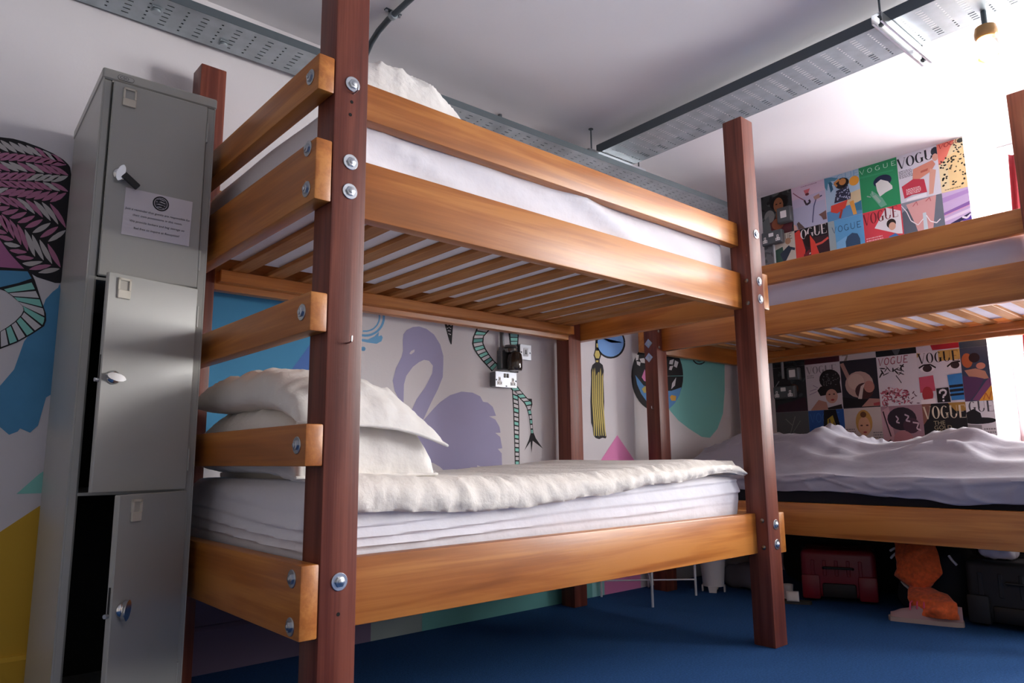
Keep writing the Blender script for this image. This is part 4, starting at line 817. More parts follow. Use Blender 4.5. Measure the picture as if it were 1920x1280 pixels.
clad('wall_switch', .80, 1.30, .085, .085, 1, 'grey wall switch with a white rocker in shade below the upper deck', 'switch')
s = clad('double_socket', .872, 1.18, .155, .085, 2, 'grey double socket in shade between the two decks of the far bunk', 'socket')

# ------------------------------------------------------------------ covers on the right-hand wall
PM = {}
def pm(h, rough=.45):
    if h not in PM: PM[h] = mat('print_'+h, h, rough, spec=.35)
    return PM[h]
YL = [.965, .733, .497, .268, .033, -.197, -.337]
ROWZ = {0: (2.605, 2.297), 1: (2.297, 1.989), 2: (1.663, 1.355), 3: (1.355, 1.047), 4: (1.047, .739)}
def cover(c, r, bg, shapes, label):
    yl, yr = YL[c], YL[c+1]; zt, z0 = ROWZ[r]; w, h = yl-yr-.0006, zt-z0-.0006
    full = .232
    o = Vector((WALL_X-.0001, yl-.0003, zt-.0003)); mb = MB()
    def P(u, v, d): return (-d, -u*full, -v*h)
    mb.box(-.0008, 0, -w, 0, -h, 0, pm(bg))
    wu = w/full
    def poly(pts, col, k):
        q = [(min(max(u, 0), wu), min(max(v, 0), 1)) for u, v in pts]
        a = sum(q[i][0]*q[(i+1) % len(q)][1]-q[(i+1) % len(q)][0]*q[i][1] for i in range(len(q)))
        if abs(a) < 1e-5: return
        out = []
        for p in q:
            if not out or (abs(p[0]-out[-1][0])+abs(p[1]-out[-1][1])) > 1e-6: out.append(p)
        if len(out) > 2:
            try: mb.face([P(u, v, .001+.00022*k) for u, v in out], pm(col))
            except ValueError: pass
    for k, s in enumerate(shapes):
        t, col = s[0], s[1]
        if t == 'p': poly(s[2], col, k)
        elif t == 'e':
            cx, cy, rx, ry = s[2:6]; n = 18; poly([(cx+rx*math.cos(2*PI*i/n), cy+ry*math.sin(2*PI*i/n)*.76) for i in range(n)], col, k)
        elif t == 'l':                                       # stroke
            pts, wd = s[2], s[3]
            for (a, b), (c_, d_) in zip(pts, pts[1:]):
                dx, dy = c_-a, d_-b; ln = math.hypot(dx, dy) or 1; nx, ny = -dy/ln*wd/2, dx/ln*wd/2
                poly([(a+nx, b+ny), (c_+nx, d_+ny), (c_-nx, d_-ny), (a-nx, b-ny)], col, k)
        elif t in 'dsc':                                     # masthead lettering: d display serif, s sans, c slanted
            word, x, y, cw, chh, gap = s[2:8]; rise = s[8] if len(s) > 8 else 0
            for i, ch in enumerate(word):
                for g in glyph(ch.upper(), .24 if t == 'd' else (.12 if t == 's' else .16), .035 if t == 'd' else (.09 if t == 's' else .12)):
                    poly([(x+i*(cw+gap)+gx*cw+(.25*cw*gy if t == 'c' else 0), y+chh-gy*chh-rise*i) for gx, gy in g], col, k)
        elif t == 'r':                                       # scattered marks
            seed, n, (x0, y0, x1, y1), a, b = s[2:7]; R = random.Random(seed)
            for i in range(n):
                cx, cy = x0+(x1-x0)*R.random(), y0+(y1-y0)*R.random(); an = R.random()*PI; ra, rb = a*(.6+R.random()*.7), b*(.6+R.random()*.7)
                poly([(cx+ra*math.cos(q)*math.cos(an)-rb*math.sin(q)*math.sin(an), cy+(ra*math.cos(q)*math.sin(an)+rb*math.sin(q)*math.cos(an))*.76) for q in [2*PI*j/7 for j in range(7)]], col, k+.5*(i % 2))
        elif t == 'f':                                       # lines of small print
            x, y, wd, n, dy = s[2:7]; R = random.Random(int(x*100)+n)
            for i in range(n):
                xx = x
                while xx < x+wd-.02:
                    q = .02+.05*R.random(); poly([(xx, y+i*dy), (min(xx+q, x+wd), y+i*dy), (min(xx+q, x+wd), y+i*dy+dy*.45), (xx, y+i*dy+dy*.45)], col, k); xx += q+.014
    ob = flat('magazine_cover', mb, loc=o)
    tag(ob, label, 'magazine cover', 'magazine covers on the wall by the window')
SK = 'c98f78'
cover(0, 0, '34383a', [('r', '555d5c', 1, 26, (0, 0, 1, 1), .10, .05), ('r', '1d2122', 2, 26, (0, 0, 1, .9), .09, .05), ('e', '17130f', .58, .24, .30, .24), ('e', '9a6544', .56, .30, .16, .24), ('p', '8a5a3c', [(.48, .44), (.64, .44), (.66, .62), (.44, .62)]), ('p', '5c2a30', [(.25, .62), (.8, .55), (.98, .8), (.9, 1), (.2, 1)]), ('e', '9b5a3e', .50, .74, .2, .18), ('e', '2a1712', .50, .27, .035, .02), ('e', '2a1712', .63, .27, .035, .02), ('e', '7d2f2c', .57, .40, .05, .02), ('e', '8b8f8c', .25, .52, .17, .2), ('p', '6d7376', [(0, .62), (.22, .5), (.3, 1), (0, 1)])], 'dark photo cover of a brown-faced woman, top row beside the front bunk post')
cover(1, 0, 'd6c2d4', [('p', 'b9bcd6', [(0, .42), (1, .38), (1, 1), (0, 1)]), ('p', 'c6bdd6', [(0, .3), (1, .25), (1, .46), (0, .5)]), ('f', '8a6f86', .3, .03, .5, 1, .03), ('p', 'd8727a', [(.38, .13), (.58, .12), (.5, .24), (.42, .22)]), ('e', '6b2f3c', .48, .24, .06, .04), ('l', '8b5468', [(.05, .12), (.2, .24), (.38, .36)], .022), ('l', '3a2c3c', [(.38, .36), (.44, .48), (.56, .44), (.52, .38)], .05), ('l', '4a4f78', [(.92, .36), (.74, .40), (.66, .55), (.6, .8), (.58, .92)], .030), ('p', 'b58f86', [(.66, .34), (.84, .30), (.86, .40), (.7, .42)]), ('p', '7a5a55', [(.78, .78), (1, .72), (1, .92), (.9, .92), (.86, .84)]), ('p', '6c5a58', [(.1, .86), (.16, .82), (.34, 1), (.14, 1)]), ('p', 'e3b9ae', [(0, .86), (.08, .9), (.12, 1), (0, 1)])], 'pale lilac cover with thin flying figures and long curved stems, top row')
cover(2, 0, 'a9c7dd', [('s', '7fb0d6', 'GUE', .36, .01, .2, .13, .03), ('p', 'd9c7a0', [(.55, .5), (1, .45), (1, .78), (.4, .85)]), ('p', '4f8fae', [(0, .0), (.22, .02), (.4, .08), (.3, .12), (.18, .1), (.26, .2), (.1, .14), (.06, .3), (.0, .2)]), ('p', '2d5f7c', [(.12, .12), (.2, .12), (.24, .3), (.16, .36)]), ('e', 'e9a23a', .84, .24, .14, .14), ('p', '5a93c4', [(0, .78), (1, .72), (1, 1), (0, 1)]), ('p', '3e7f9e', [(.74, .78), (1, .7), (1, .92), (.8, .9)]), ('p', 'e0a24a', [(.66, .68), (.78, .66), (.84, .98), (.74, .98)]), ('e', '1e1a1c', .50, .22, .2, .16), ('e', 'c98a4a', .52, .19, .10, .10), ('p', '2a2f48', [(.32, .36), (.66, .30), (.72, .52), (.7, .62), (.24, .62)]), ('r', 'aab3cc', 5, 30, (.28, .34, .68, .6), .03, .018), ('p', 'd94a3c', [(.14, .66), (.62, .62), (.54, .78), (.3, .86), (.12, .8)]), ('l', 'c98a4a', [(.36, .26), (.28, .18), (.44, .12)], .05), ('l', 'b5402f', [(.44, .8), (.36, .98)], .06)], 'sunny beach cover with a palm, an orange sun and a figure in a red skirt')
cover(3, 0, '2a9560', [('s', 'd4efe0', 'VOGUE', .02, .06, .13, .10, .08), ('p', '35a06b', [(0, .2), (.9, .24), (.9, .27), (0, .24)]), ('e', '1f2a4a', .60, .42, .24, .17), ('p', 'e3e6e4', [(.42, .44), (.56, .38), (.74, .46), (.84, .58), (.84, .64), (.66, .68), (.5, .74), (.44, .6)]), ('p', '6fae93', [(.24, .64), (.32, .58), (.42, .66), (.56, .78), (.66, .95), (.5, .98), (.4, .84)]), ('p', '9ab7a8', [(.3, .68), (.4, .68), (.52, .84), (.46, .88)]), ('l', '9ab7a8', [(.33, .66), (.3, .58)], .025), ('l', '9ab7a8', [(.26, .70), (.16, .66)], .025)], 'bright green cover with a white fan-shaped hat and thin white masthead')
cover(4, 0, 'dadae4', [('d', '20222c', 'VOGU', .0, .06, .21, .22, .015, .008), ('e', '2a2f3c', .94, .12, .1, .12), ('f', '5a5a68', .02, .33, .34, 6, .028), ('e', 'd9a38f', .93, .24, .07, .10), ('p', 'd58d78', [(.38, .36), (.86, .28), (.92, .38), (.8, .5), (.5, .6), (.34, .58)]), ('p', 'b9604f', [(.56, .44), (.74, .42), (.72, .47), (.55, .48)]), ('p', 'dba592', [(.78, .44), (.92, .5), (.88, .66), (.8, .96), (.70, .96), (.74, .66)]), ('p', 'c2384c', [(.06, .66), (.36, .56), (.62, .62), (.66, .9), (.3, .88), (.1, .92)]), ('f', 'f0dfe2', .16, .74, .36, 5, .026), ('p', 'ececf2', [(.16, .94), (.64, .9), (.64, .99), (.14, .99)])], 'white cover with bold black serif masthead and a crouching nude over red cloth')
cover(5, 0, 'efdcae', [('p', 'f2d49a', [(.2, .3), (.7, .2), (.7, 1), (.2, 1)]), ('p', 'ee7f6c', [(0, 0), (.42, .0), (.3, .14), (.2, .3), (.06, .42), (0, .42)]), ('c', 'a3202c', 'VOGU', .02, .015, .12, .09, .01, .008), ('e', '3a3a34', .55, .05, .08, .06), ('r', '28261f', 7, 46, (.03, .32, .6, .92), .030, .022), ('r', '28261f', 8, 18, (.34, .1, .6, .34), .026, .018), ('f', '6b5a3c', .08, .95, .36, 1, .03)], 'leopard spotted cover with a red masthead, last of the top row')
cover(0, 1, 'cdc6ba', [('p', '7f8489', [(0, 0), (.26, 0), (.3, 1), (0, 1)]), ('r', '5b6166', 9, 12, (0, 0, .26, 1), .08, .05), ('s', '4c4038', 'VOGUE', .3, .02, .11, .14, .02), ('p', '3c5c50', [(.32, .36), (.6, .3), (.64, .66), (.46, .72), (.3, .68)]), ('p', '2f3a4c', [(.5, .46), (.8, .3), (.88, .4), (.7, .62), (.62, .7)]), ('e', 'b58a6c', .78, .20, .09, .10), ('l', '2f3a4c', [(.8, .36), (.98, .42)], .06), ('p', 'd29a52', [(.34, .70), (.5, .72), (.44, 1), (.32, 1)]), ('p', 'c98a80', [(.62, .72), (.74, .7), (.9, 1), (.76, 1)])], 'beige cover with a leaping figure in green shorts, second row by the bunk post')
cover(1, 1, '3b1f27', [('p', '17141a', [(.1, 0), (1, 0), (1, .26), (.1, .26)]), ('p', 'd9423a', [(0, .06), (.16, .0), (.3, .5), (.16, 1), (0, 1)]), ('d', 'e9e2e2', 'OGUE', .18, .02, .19, .22, .015, .006), ('e', '2a1614', .42, .30, .14, .2), ('p', 'e2483a', [(.46, .18), (.6, .36), (.72, .7), (.88, .96), (.5, 1), (.46, .7)]), ('l', 'd8584c', [(.6, .44), (.8, .42), (1, .34)], .05), ('p', '7a2430', [(.24, .6), (.42, .5), (.5, .8), (.4, 1), (.2, 1)]), ('r', 'e8ded8', 12, 8, (.34, .58, .44, .9), .05, .02)], 'black cover with white masthead letters and orange red cloth, second row')
cover(2, 1, '62a6d6', [('p', '9fb0b4', [(0, 0), (.18, 0), (.2, 1), (0, 1)]), ('s', '22466e', 'VOGUE', .1, .14, .13, .14, .045), ('p', '7fb9e2', [(.2, .5), (.5, .4), (.5, 1), (.2, 1)]), ('p', '35506e', [(.46, .52), (.52, .42), (.66, .36), (.8, .40), (.86, .52), (.86, .76), (.46, .78)]), ('p', '2b4461', [(.44, .74), (.88, .70), (.88, .76), (.44, .80)]), ('p', '456485', [(.2, .92), (.44, .78), (.86, .74), (1, .8), (1, 1), (.2, 1)])], 'sky blue cover showing a navy round hat, second row')
cover(3, 1, 'da4652', [('p', 'e9e6ea', [(.62, .0), (.98, .14), (.98, .62), (.86, .6), (.28, .38)]), ('p', 'da4652', [(.86, .0), (1, 0), (1, .16)]), ('d', '7a2330', 'VOGUE', .0, .04, .17, .24, .02, .008), ('p', 'e9e6ea', [(.22, .92), (.62, .74), (.66, .96)]), ('f', 'f3b9bd', .04, .56, .44, 5, .05), ('e', '2a1c1c', .72, .36, .12, .13), ('e', 'd9ab94', .74, .42, .09, .11), ('p', '3f78bd', [(.54, .78), (.64, .62), (.8, .58), (.98, .72), (.98, .98), (.5, .98)]), ('p', 'c8404c', [(.8, .74), (1, .7), (1, .86), (.84, .9)])], 'red cover with white triangles and a man in a blue jacket, second row')
cover(4, 1, '8d93a0', [('p', '5d6470', [(0, .2), (.2, .1), (.44, .95), (.3, 1), (0, 1)]), ('p', 'd8a3a0', [(.12, .05), (.86, .0), (.76, .5), (.6, .95), (.44, .98), (.3, .5)]), ('p', '6f7682', [(.86, .0), (1, 0), (1, .8), (.74, 1), (.7, .7)]), ('p', 'c3d3da', [(.50, .3), (.58, .3), (.60, .96), (.48, .96)]), ('l', 'efe9ec', [(.0, .05), (.12, .2), (.2, .4), (.36, .52), (.5, .42)], .02), ('l', 'efe9ec', [(.58, .36), (.66, .5), (.8, .56), (.9, .5)], .022), ('l', 'c0686c', [(.28, .12), (.38, .04), (.4, .12)], .018), ('l', 'c0686c', [(.6, .08), (.7, .02), (.72, .1)], .018)], 'grey cover with a pink V-shaped torso and white looping lines, second row')
cover(5, 1, 'c9b2da', [('p', 'b594cf', [(0, .1), (.62, .04), (.62, .12), (0, .2)]), ('p', '8c66ae', [(0, .40), (.62, .28), (.62, .36), (0, .47)]), ('l', 'dca3c9', [(0, .46), (.62, .36)], .02), ('p', 'e4d6ec', [(0, .52), (.62, .42), (.62, .48), (0, .58)]), ('p', '2c2350', [(.12, .64), (.62, .5), (.62, 1), (.12, 1)]), ('p', '5b3f9c', [(.34, .66), (.62, .52), (.62, 1), (.4, 1)]), ('e', 'd6b3bb', .30, .84, .11, .13), ('e', 'c9a4b4', .38, .70, .07, .09), ('l', 'efe6f4', [(.4, .56), (.5, .60), (.6, .54)], .04)], 'purple striped cover with a dark inset figure, end of the second row')
cover(0, 2, '23262c', [('r', '30343a', 3, 10, (0, .6, 1, 1), .1, .05), ('f', '4a4f58', .1, .9, .6, 1, .03)], 'nearly black cover strip under the bunk rail, next to the front bunk post')
cover(1, 2, '5c2430', [('p', '4a1c28', [(0, .8), (1, .75), (1, 1), (0, 1)])], 'dark maroon cover strip just under the upper deck')
cover(2, 2, 'c6bfc0', [('p', '8b7f78', [(.1, .8), (.3, .75), (.2, 1), (.05, 1)]), ('p', 'd9d4d8', [(0, .9), (.2, .9), (.12, 1), (0, 1)])], 'pale grey cover strip just under the upper deck')
cover(3, 2, '151a20', [('p', '565b62', [(.3, .7), (.75, .7), (.56, .99), (.48, .99)])], 'black cover strip with a grey wedge under the upper deck')
cover(4, 2, 'cfcbd6', [('p', 'ab2432', [(.28, .7), (1, .7), (1, .98), (.38, .98)])], 'cover strip split white and crimson under the upper deck')
cover(5, 2, '465a6c', [('p', '33455a', [(0, .9), (.62, .85), (.62, 1), (0, 1)])], 'slate blue cover strip at the window end under the upper deck')
cover(0, 3, '2b2e33', [('r', '454a4e', 13, 20, (0, 0, 1, .8), .07, .04), ('e', '6a4a3c', .62, .5, .14, .14), ('p', '3a2030', [(.1, .84), (.95, .7), (1, 1), (0, 1)]), ('l', '8a8f94', [(.05, .42), (.18, .3)], .03)], 'dark photo cover behind the shaded double socket, lower rows')
cover(1, 3, 'd5ced6', [('d', '8f8892', 'VOGUE', .04, .05, .16, .16, .02), ('f', '8f8892', .05, .24, .2, 2, .04), ('l', '8a6f9c', [(.08, .66), (.3, .60)], .012), ('l', '8a6f9c', [(.1, .58), (.3, .54)], .012), ('l', '8a6f9c', [(.2, .46), (.34, .52)], .012), ('e', '201c20', .70, .36, .30, .28), ('p', '201c20', [(.32, .58), (.42, .5), (.98, .44), (1, .66), (.4, .7)]), ('r', '7f7a80', 14, 34, (.48, .24, .94, .5), .022, .008), ('e', 'c9998a', .72, .72, .17, .2), ('e', '4a2c2c', .66, .68, .03, .02), ('e', '4a2c2c', .79, .68, .03, .02), ('e', '9b2f36', .74, .80, .05, .025), ('p', 'b98a7c', [(.1, .98), (.34, .78), (.56, .84), (.6, 1), (.1, 1)]), ('p', '241c20', [(.58, .96), (.98, .9), (1, 1), (.6, 1)])], 'pale cover of a woman in a black patterned cap, holding up her hand')
cover(2, 3, '262733', [('p', 'b08a80', [(.0, .06), (.1, .04), (.28, .4), (.18, .44)]), ('e', 'c2a39a', .48, .52, .38, .36), ('e', 'd2b8ac', .40, .46, .22, .22), ('e', '4a2a2c', .60, .66, .24, .22), ('e', 'b98278', .74, .58, .14, .16), ('p', 'd6c4bc', [(.40, .86), (.52, .56), (.64, .5), (.58, .62), (.5, .9)]), ('p', '14131a', [(0, .76), (.3, .8), (.7, .84), (.6, .98), (0, .98)]), ('p', 'b78a80', [(.5, .98), (.72, .82), (1, .84), (1, .98)]), ('p', 'a8444c', [(.82, .92), (.98, .9), (.98, .97), (.82, .97)])], 'dark navy cover of a figure under a large round peach hat')
cover(3, 3, 'dcd7de', [('c', '9a4a5e', 'VOGUE', .02, .03, .13, .15, .03, .004), ('r', '2a262c', 15, 16, (.08, .22, .66, .38), .09, .016), ('l', '3a343c', [(.46, .4), (.54, .5), (.58, .56)], .02), ('r', 'b8566c', 16, 60, (.06, .68, .72, .98), .05, .018), ('r', '6a4a58', 17, 26, (.1, .72, .95, 1), .045, .012), ('r', 'cf8a98', 18, 20, (.15, .64, .5, .8), .05, .02)], 'white cover with a drawn red masthead, black leaves and a bed of pink flowers')
cover(4, 3, 'd9d6de', [('p', 'c9a55a', [(.5, .0), (1, 0), (1, .2), (.5, .2)]), ('p', 'c2a06a', [(.0, .0), (.0, .0), (.1, .02), (.0, .1)]), ('d', '231f24', 'VOGUE', .02, .02, .17, .2, .025), ('e', 'ece8ec', .22, .32, .18, .09), ('e', '3a2c30', .22, .32, .11, .09), ('l', '231c20', [(.02, .30), (.14, .25), (.3, .25), (.42, .32)], .03), ('e', 'ece8ec', .86, .30, .16, .09), ('e', '3a2c30', .86, .30, .10, .09), ('l', '231c20', [(.68, .32), (.8, .25), (.98, .24)], .03), ('p', 'c9546c', [(.0, .48), (.34, .46), (.36, .76), (.0, .78)]), ('e', 'b03a42', .17, .82, .13, .2), ('p', 'efe6e8', [(.0, .92), (.34, .9), (.34, 1), (.0, 1)]), ('p', '3a86c8', [(.66, .48), (1, .46), (1, .96), (.7, .96)]), ('l', '1b2230', [(.68, .70), (1, .69)], .05), ('l', '1b2230', [(.68, .78), (1, .77)], .05), ('l', '1b2230', [(.68, .86), (1, .85)], .04), ('p', '17161a', [(.38, .72), (.66, .71), (.68, .99), (.38, .99)]), ('l', 'e6e2e6', [(.45, .82), (.46, .77), (.54, .75), (.60, .78), (.58, .84), (.52, .87), (.52, .91)], .04), ('e', 'e6e2e6', .52, .955, .025, .025)], 'collage cover with two large eyes, a pink tile, a blue tile and a question mark')
cover(5, 3, '3c4860', [('e', 'b5643c', .14, .24, .12, .18), ('e', '2a1c24', .30, .20, .12, .12), ('p', 'b98a74', [(.06, .42), (.3, .4), (.5, .46), (.56, .6), (.2, .62)]), ('e', 'c98a78', .42, .36, .1, .08), ('p', '5a3a60', [(.0, .52), (.3, .56), (.46, .6), (.3, .82), (.1, 1), (0, 1)]), ('p', '7a4a72', [(.16, .98), (.5, .64), (.62, .58), (.62, .74), (.34, 1)]), ('p', 'd99a3a', [(.3, 1), (.62, .72), (.62, 1)]), ('l', 'b5602c', [(.4, .98), (.46, .86), (.52, .98), (.58, .84)], .02)], 'dusky cover of an orange-haired woman in purple, lower rows at the window end')
cover(0, 4, '5a5d60', [('l', '8a8d8a', [(.3, .7), (.5, .3), (.6, .1)], .02), ('l', '8a8d8a', [(.5, .3), (.3, .15)], .02), ('l', '7c807c', [(.5, .45), (.75, .2)], .02)], 'plain grey cover with faint branch lines above the bed')
cover(1, 4, '2a5aa6', [('s', '3f74c0', 'VOGUE', .04, .06, .15, .2, .03), ('p', '17161c', [(.46, 0), (.8, 0), (.9, .4), (.6, .5), (.4, .5)]), ('p', 'b9a23a', [(.54, .2), (.7, .12), (.82, .5), (.5, .55)]), ('l', '24305a', [(.6, .2), (.62, .5)], .03), ('l', '24305a', [(.72, .26), (.74, .5)], .02)], 'royal blue cover with a yellow and black figure above the bed')
cover(2, 4, 'd0c6c2', [('e', 'c79a52', .52, .3, .22, .34), ('e', 'd9a888', .52, .38, .16, .26), ('p', 'c99a74', [(.38, .62), (.66, .62), (.8, .9), (.3, .9)]), ('e', '5a3a34', .45, .36, .035, .02), ('e', '5a3a34', .60, .36, .035, .02), ('e', 'b0484c', .53, .50, .05, .025), ('f', '8a8488', .02, .42, .26, 4, .05), ('f', '8a8488', .74, .5, .26, 3, .05), ('e', '6a4428', .52, .14, .08, .08)], 'beige cover of a pale blonde woman facing front, above the bed')
cover(3, 4, 'a88592', [('p', 'c9a2ac', [(.0, .1), (.2, .0), (.3, .7), (.1, 1), (0, 1)]), ('e', '2e2430', .5, .26, .36, .3), ('e', '4a3040', .72, .4, .2, .2), ('l', 'd6c0cc', [(.36, .2), (.42, .26), (.36, .32), (.44, .34)], .03), ('l', 'd6c0cc', [(.58, .18), (.68, .22), (.6, .3), (.7, .32)], .03), ('l', 'd6c0cc', [(.76, .34), (.9, .36), (.84, .46), (.94, .5)], .03), ('e', 'b98088', .5, .66, .24, .22), ('r', '3a2834', 21, 14, (.1, .7, .95, 1), .09, .04), ('l', '3a2834', [(.05, .1), (.14, .4), (.2, .6)], .03)], 'mauve cover full of dark curls and white scrolls, above the bed')
cover(4, 4, '18171a', [('p', 'a8803a', [(.6, .0), (1, 0), (1, .16), (.76, .16)]), ('p', '8d5f52', [(.0, .0), (.22, .0), (.1, .3), (0, .4)]), ('d', 'e3d8c0', 'VOGUE', .02, .05, .18, .24, .02)], 'black cover with a cream masthead and small gold issue lettering, above the bed')
cover(5, 4, 'd8d6da', [('d', '4a4a50', 'GUE', .06, .0, .16, .2, .03), ('p', '17161a', [(.0, .2), (.16, .14), (.3, .22), (.32, .32), (.0, .34)]), ('e', '17161a', .26, .36, .36, .08), ('p', '8f8c90', [(.0, .42), (.3, .44), (.28, .7), (.14, .86), (0, .86)]), ('e', '17161a', .12, .68, .05, .02), ('e', '2a282c', .1, .50, .07, .02), ('p', '2a282c', [(.0, .9), (.3, .74), (.5, .9), (.5, 1), (0, 1)]), ('f', '8a888c', .34, .5, .24, 5, .06)], 'black and white cover of a face under a wide flat hat, last above the bed')
gi = [o for o in COL.objects if o.name.startswith('magazine_cover') and 'gold issue' in o.get('label', '')][0]
tm = MB(); tm.bm.from_mesh(gi.data); tm.mats = list(gi.data.materials)
stamp(tm, text_mesh('THE\nGOLD\nISSUE', .034, 'LEFT', spacing=.8), Matrix(((0, 0, -1, -.0036), (-1, 0, 0, -.055), (0, 1, 0, -.125), (0, 0, 0, 1))), pm('b3a68a'))
tm.bm.to_mesh(gi.data); tm.bm.free()
for m_ in tm.mats[len(gi.data.materials):]: gi.data.materials.append(m_)

# ------------------------------------------------------------------ window dressing
bl = thing('roller_blind', 'white roller blind case above the window at the right edge', 'blind', (4.25, -1.19, 2.57))
obj('cassette', MB().box(-.045, .03, -.74, .78, -.032, .0385, FRAMEM, .012, seg=3), bl)
obj('blind_cloth', MB().box(-.012, -.010, -.62, .60, -.20, -.028, mat('blind_cloth', 'efe9ea', .9)), bl, smooth=0)
obj('bottom_bar', MB().box(-.018, -.004, -.62, .60, -.215, -.198, FRAMEM, .003), bl)
ct = MB(); rows = []
for i in range(61):
    t = i/60; y = -.405-.20*t; r = []
    for k in range(25):
        z = .55+1.97*k/24; a = .018+.012*(1-k/24)
        r.append(Vector((4.15+a*math.sin(t*24+.6*math.sin(k*.2)), y-.085*k/24, z)))
    rows.append(r)
CM = mat('curtain_red', '8e2c34', .9)
nt = CM.node_tree; tl = nt.nodes.new('ShaderNodeBsdfTranslucent'); tl.inputs['Color'].default_value = lin('b8505c'); mx = nt.nodes.new('ShaderNodeMixShader'); mx.inputs[0].default_value = .15
nt.links.new(nt.nodes['Principled BSDF'].outputs[0], mx.inputs[1]); nt.links.new(tl.outputs[0], mx.inputs[2]); nt.links.new(mx.outputs[0], nt.nodes['Material Output'].inputs['Surface'])
ct.grid(rows, CM)
c = obj('curtain', ct, smooth=80); c.modifiers.new('cloth', 'SOLIDIFY').thickness = .002
tag(c, 'dark red curtain gathered at the left side of the window', 'curtain')

# ------------------------------------------------------------------ things on the floor
st = thing('wire_stand', 'white wire stand with crossed rods standing between the two bunks', 'stand', (2.485, 1.03, 0))
ft = [(-.199, .172), (.198, -.166), (-.222, -.195), (.222, .178)]
for x, y in ft: obj('leg', MB().tube([(x, y, 0), (x, y, .335)], .0065, WPOW, 10), st)
obj('cross_rod', MB().tube([(*ft[0], .085), (*ft[1], .085)], .004, WPOW, 8), st); obj('cross_rod', MB().tube([(*ft[2], .093), (*ft[3], .093)], .004, WPOW, 8), st)
obj('cross_rod', MB().tube([(*ft[0], .325), (*ft[1], .325)], .004, WPOW, 8), st); obj('cross_rod', MB().tube([(*ft[2], .333), (*ft[3], .333)], .004, WPOW, 8), st)
obj('top_tray', MB().lathe([(.0001, .339), (.13, .339), (.145, .352), (.147, .352), (.134, .336), (.0001, .3375)], WPOW, 40), st)
pt = MB(); pt.lathe([(.058, .030), (.064, .10), (.070, .165), (.074, .20), (.077, .205), (.077, .215), (.070, .215), (.066, .20), (.058, .09), (.0001, .08)], mat('pot_white', 'd9d6d8', .5), 32)
for k in range(4):
    a = k*PI/2+.5; pt.prism([(-.02, 0), (.02, 0), (.026, .034), (-.026, .034)], .008, mat('pot_white', 'd9d6d8', .5), Matrix.Translation((.056*math.cos(a), .056*math.sin(a), 0)) @ Matrix.Rotation(a+PI/2, 4, 'Z') @ RX90)
pt.lathe([(.048, .03), (.058, .036)], mat('pot_white', 'd9d6d8', .5), 32)
tag(obj('plant_pot', pt, loc=(2.868, .872, 0)), 'white footed plastic pot on the carpet beside the wire stand', 'pot')
def suitcase(label, x, y, rz, w, d, h, c1, c2, recess, wheels=True):
    T_ = thing('suitcase', label, 'suitcase', (x, y, 0), rz)
    # local: front faces -Y, width along x
    b = MB(); z0 = .022
    b.box(-w/2, w/2, 0, d, z0, h, c1, .028, seg=4)
    for k in range(5): b.box(-w/2+.05+k*(w-.1)/4.6, -w/2+.05+k*(w-.1)/4.6+.018, -.004, .004, z0+.11, h-.05, c1, .003)
    obj('shell', b, T_)
    obj('zip_band', MB().box(-w/2-.002, w/2+.002, d*.45, d*.45+.02, z0-.002, h+.002, c2, .005), T_)
    if recess:
        obj('bumper', MB().box(-w/2+.10, w/2-.10, -.012, .004, z0+.005, z0+.075, c2, .01, seg=2), T_)
        for sx in (-1, 1): obj('corner_guard', MB().box(sx*(w/2-.045)-.045, sx*(w/2-.045)+.045, -.014, .02, z0-.008, z0+.115, c1, .012, seg=2), T_)
    obj('handle', MB().tube([(-.07, -.002, h-.09), (-.065, -.026, h-.085), (.065, -.026, h-.085), (.07, -.002, h-.09)], .007, c2, 8), T_)
    for sx in (-1, 1):
        for yy in (.04, d-.05): obj('wheel', MB().lathe([(.022, -.011), (.022, .011)], BLACK, 16, Matrix.Translation((sx*(w/2-.05), yy, .022)) @ Matrix.Rotation(PI/2, 4, 'Y')), T_)
    return T_
RED = mat('suitcase_red', '7c1424', .4, var=.05); DK = mat('suitcase_black', '1e1f23', .6, var=.06)
suitcase('dark red suitcase lying in the shade under the far bunk', 3.03, .225, math.atan2(-.355, .15)+0, .36, .33, .262, RED, mat('case_trim', '1a1416', .6), True)
suitcase('black suitcase lying under the far bunk at the right edge', 2.955, -.615, -PI/2, .46, .42, .285, DK, BLACK, True)
for y_, lab in ((.42, 'black holdall added to darken the space behind the red suitcase'), (-.33, 'black holdall added to darken the space behind the black suitcase')):
    hd = thing('filler', lab, 'bag', (3.58, y_, 0)); HB = mat('filler_black', '131316', .8)  # added bag shapes, not seen; they darken the void under the far bunk
    obj('filler_body', soft_box(-.16, .16, -.36, .36, 0, .37, .10, .03, HB, lambda p, n: n*(.012*nz(p.x*8, p.y*8, p.z*8))), hd, smooth=80)
    obj('strap', MB().tube([(-.172, -.16, .06), (-.174, -.16, .26), (-.13, -.12, .375), (-.12, .0, .40), (-.13, .12, .375), (-.174, .16, .26), (-.172, .16, .06)], .008, mat('webbing', '222226', .8), 8), hd)
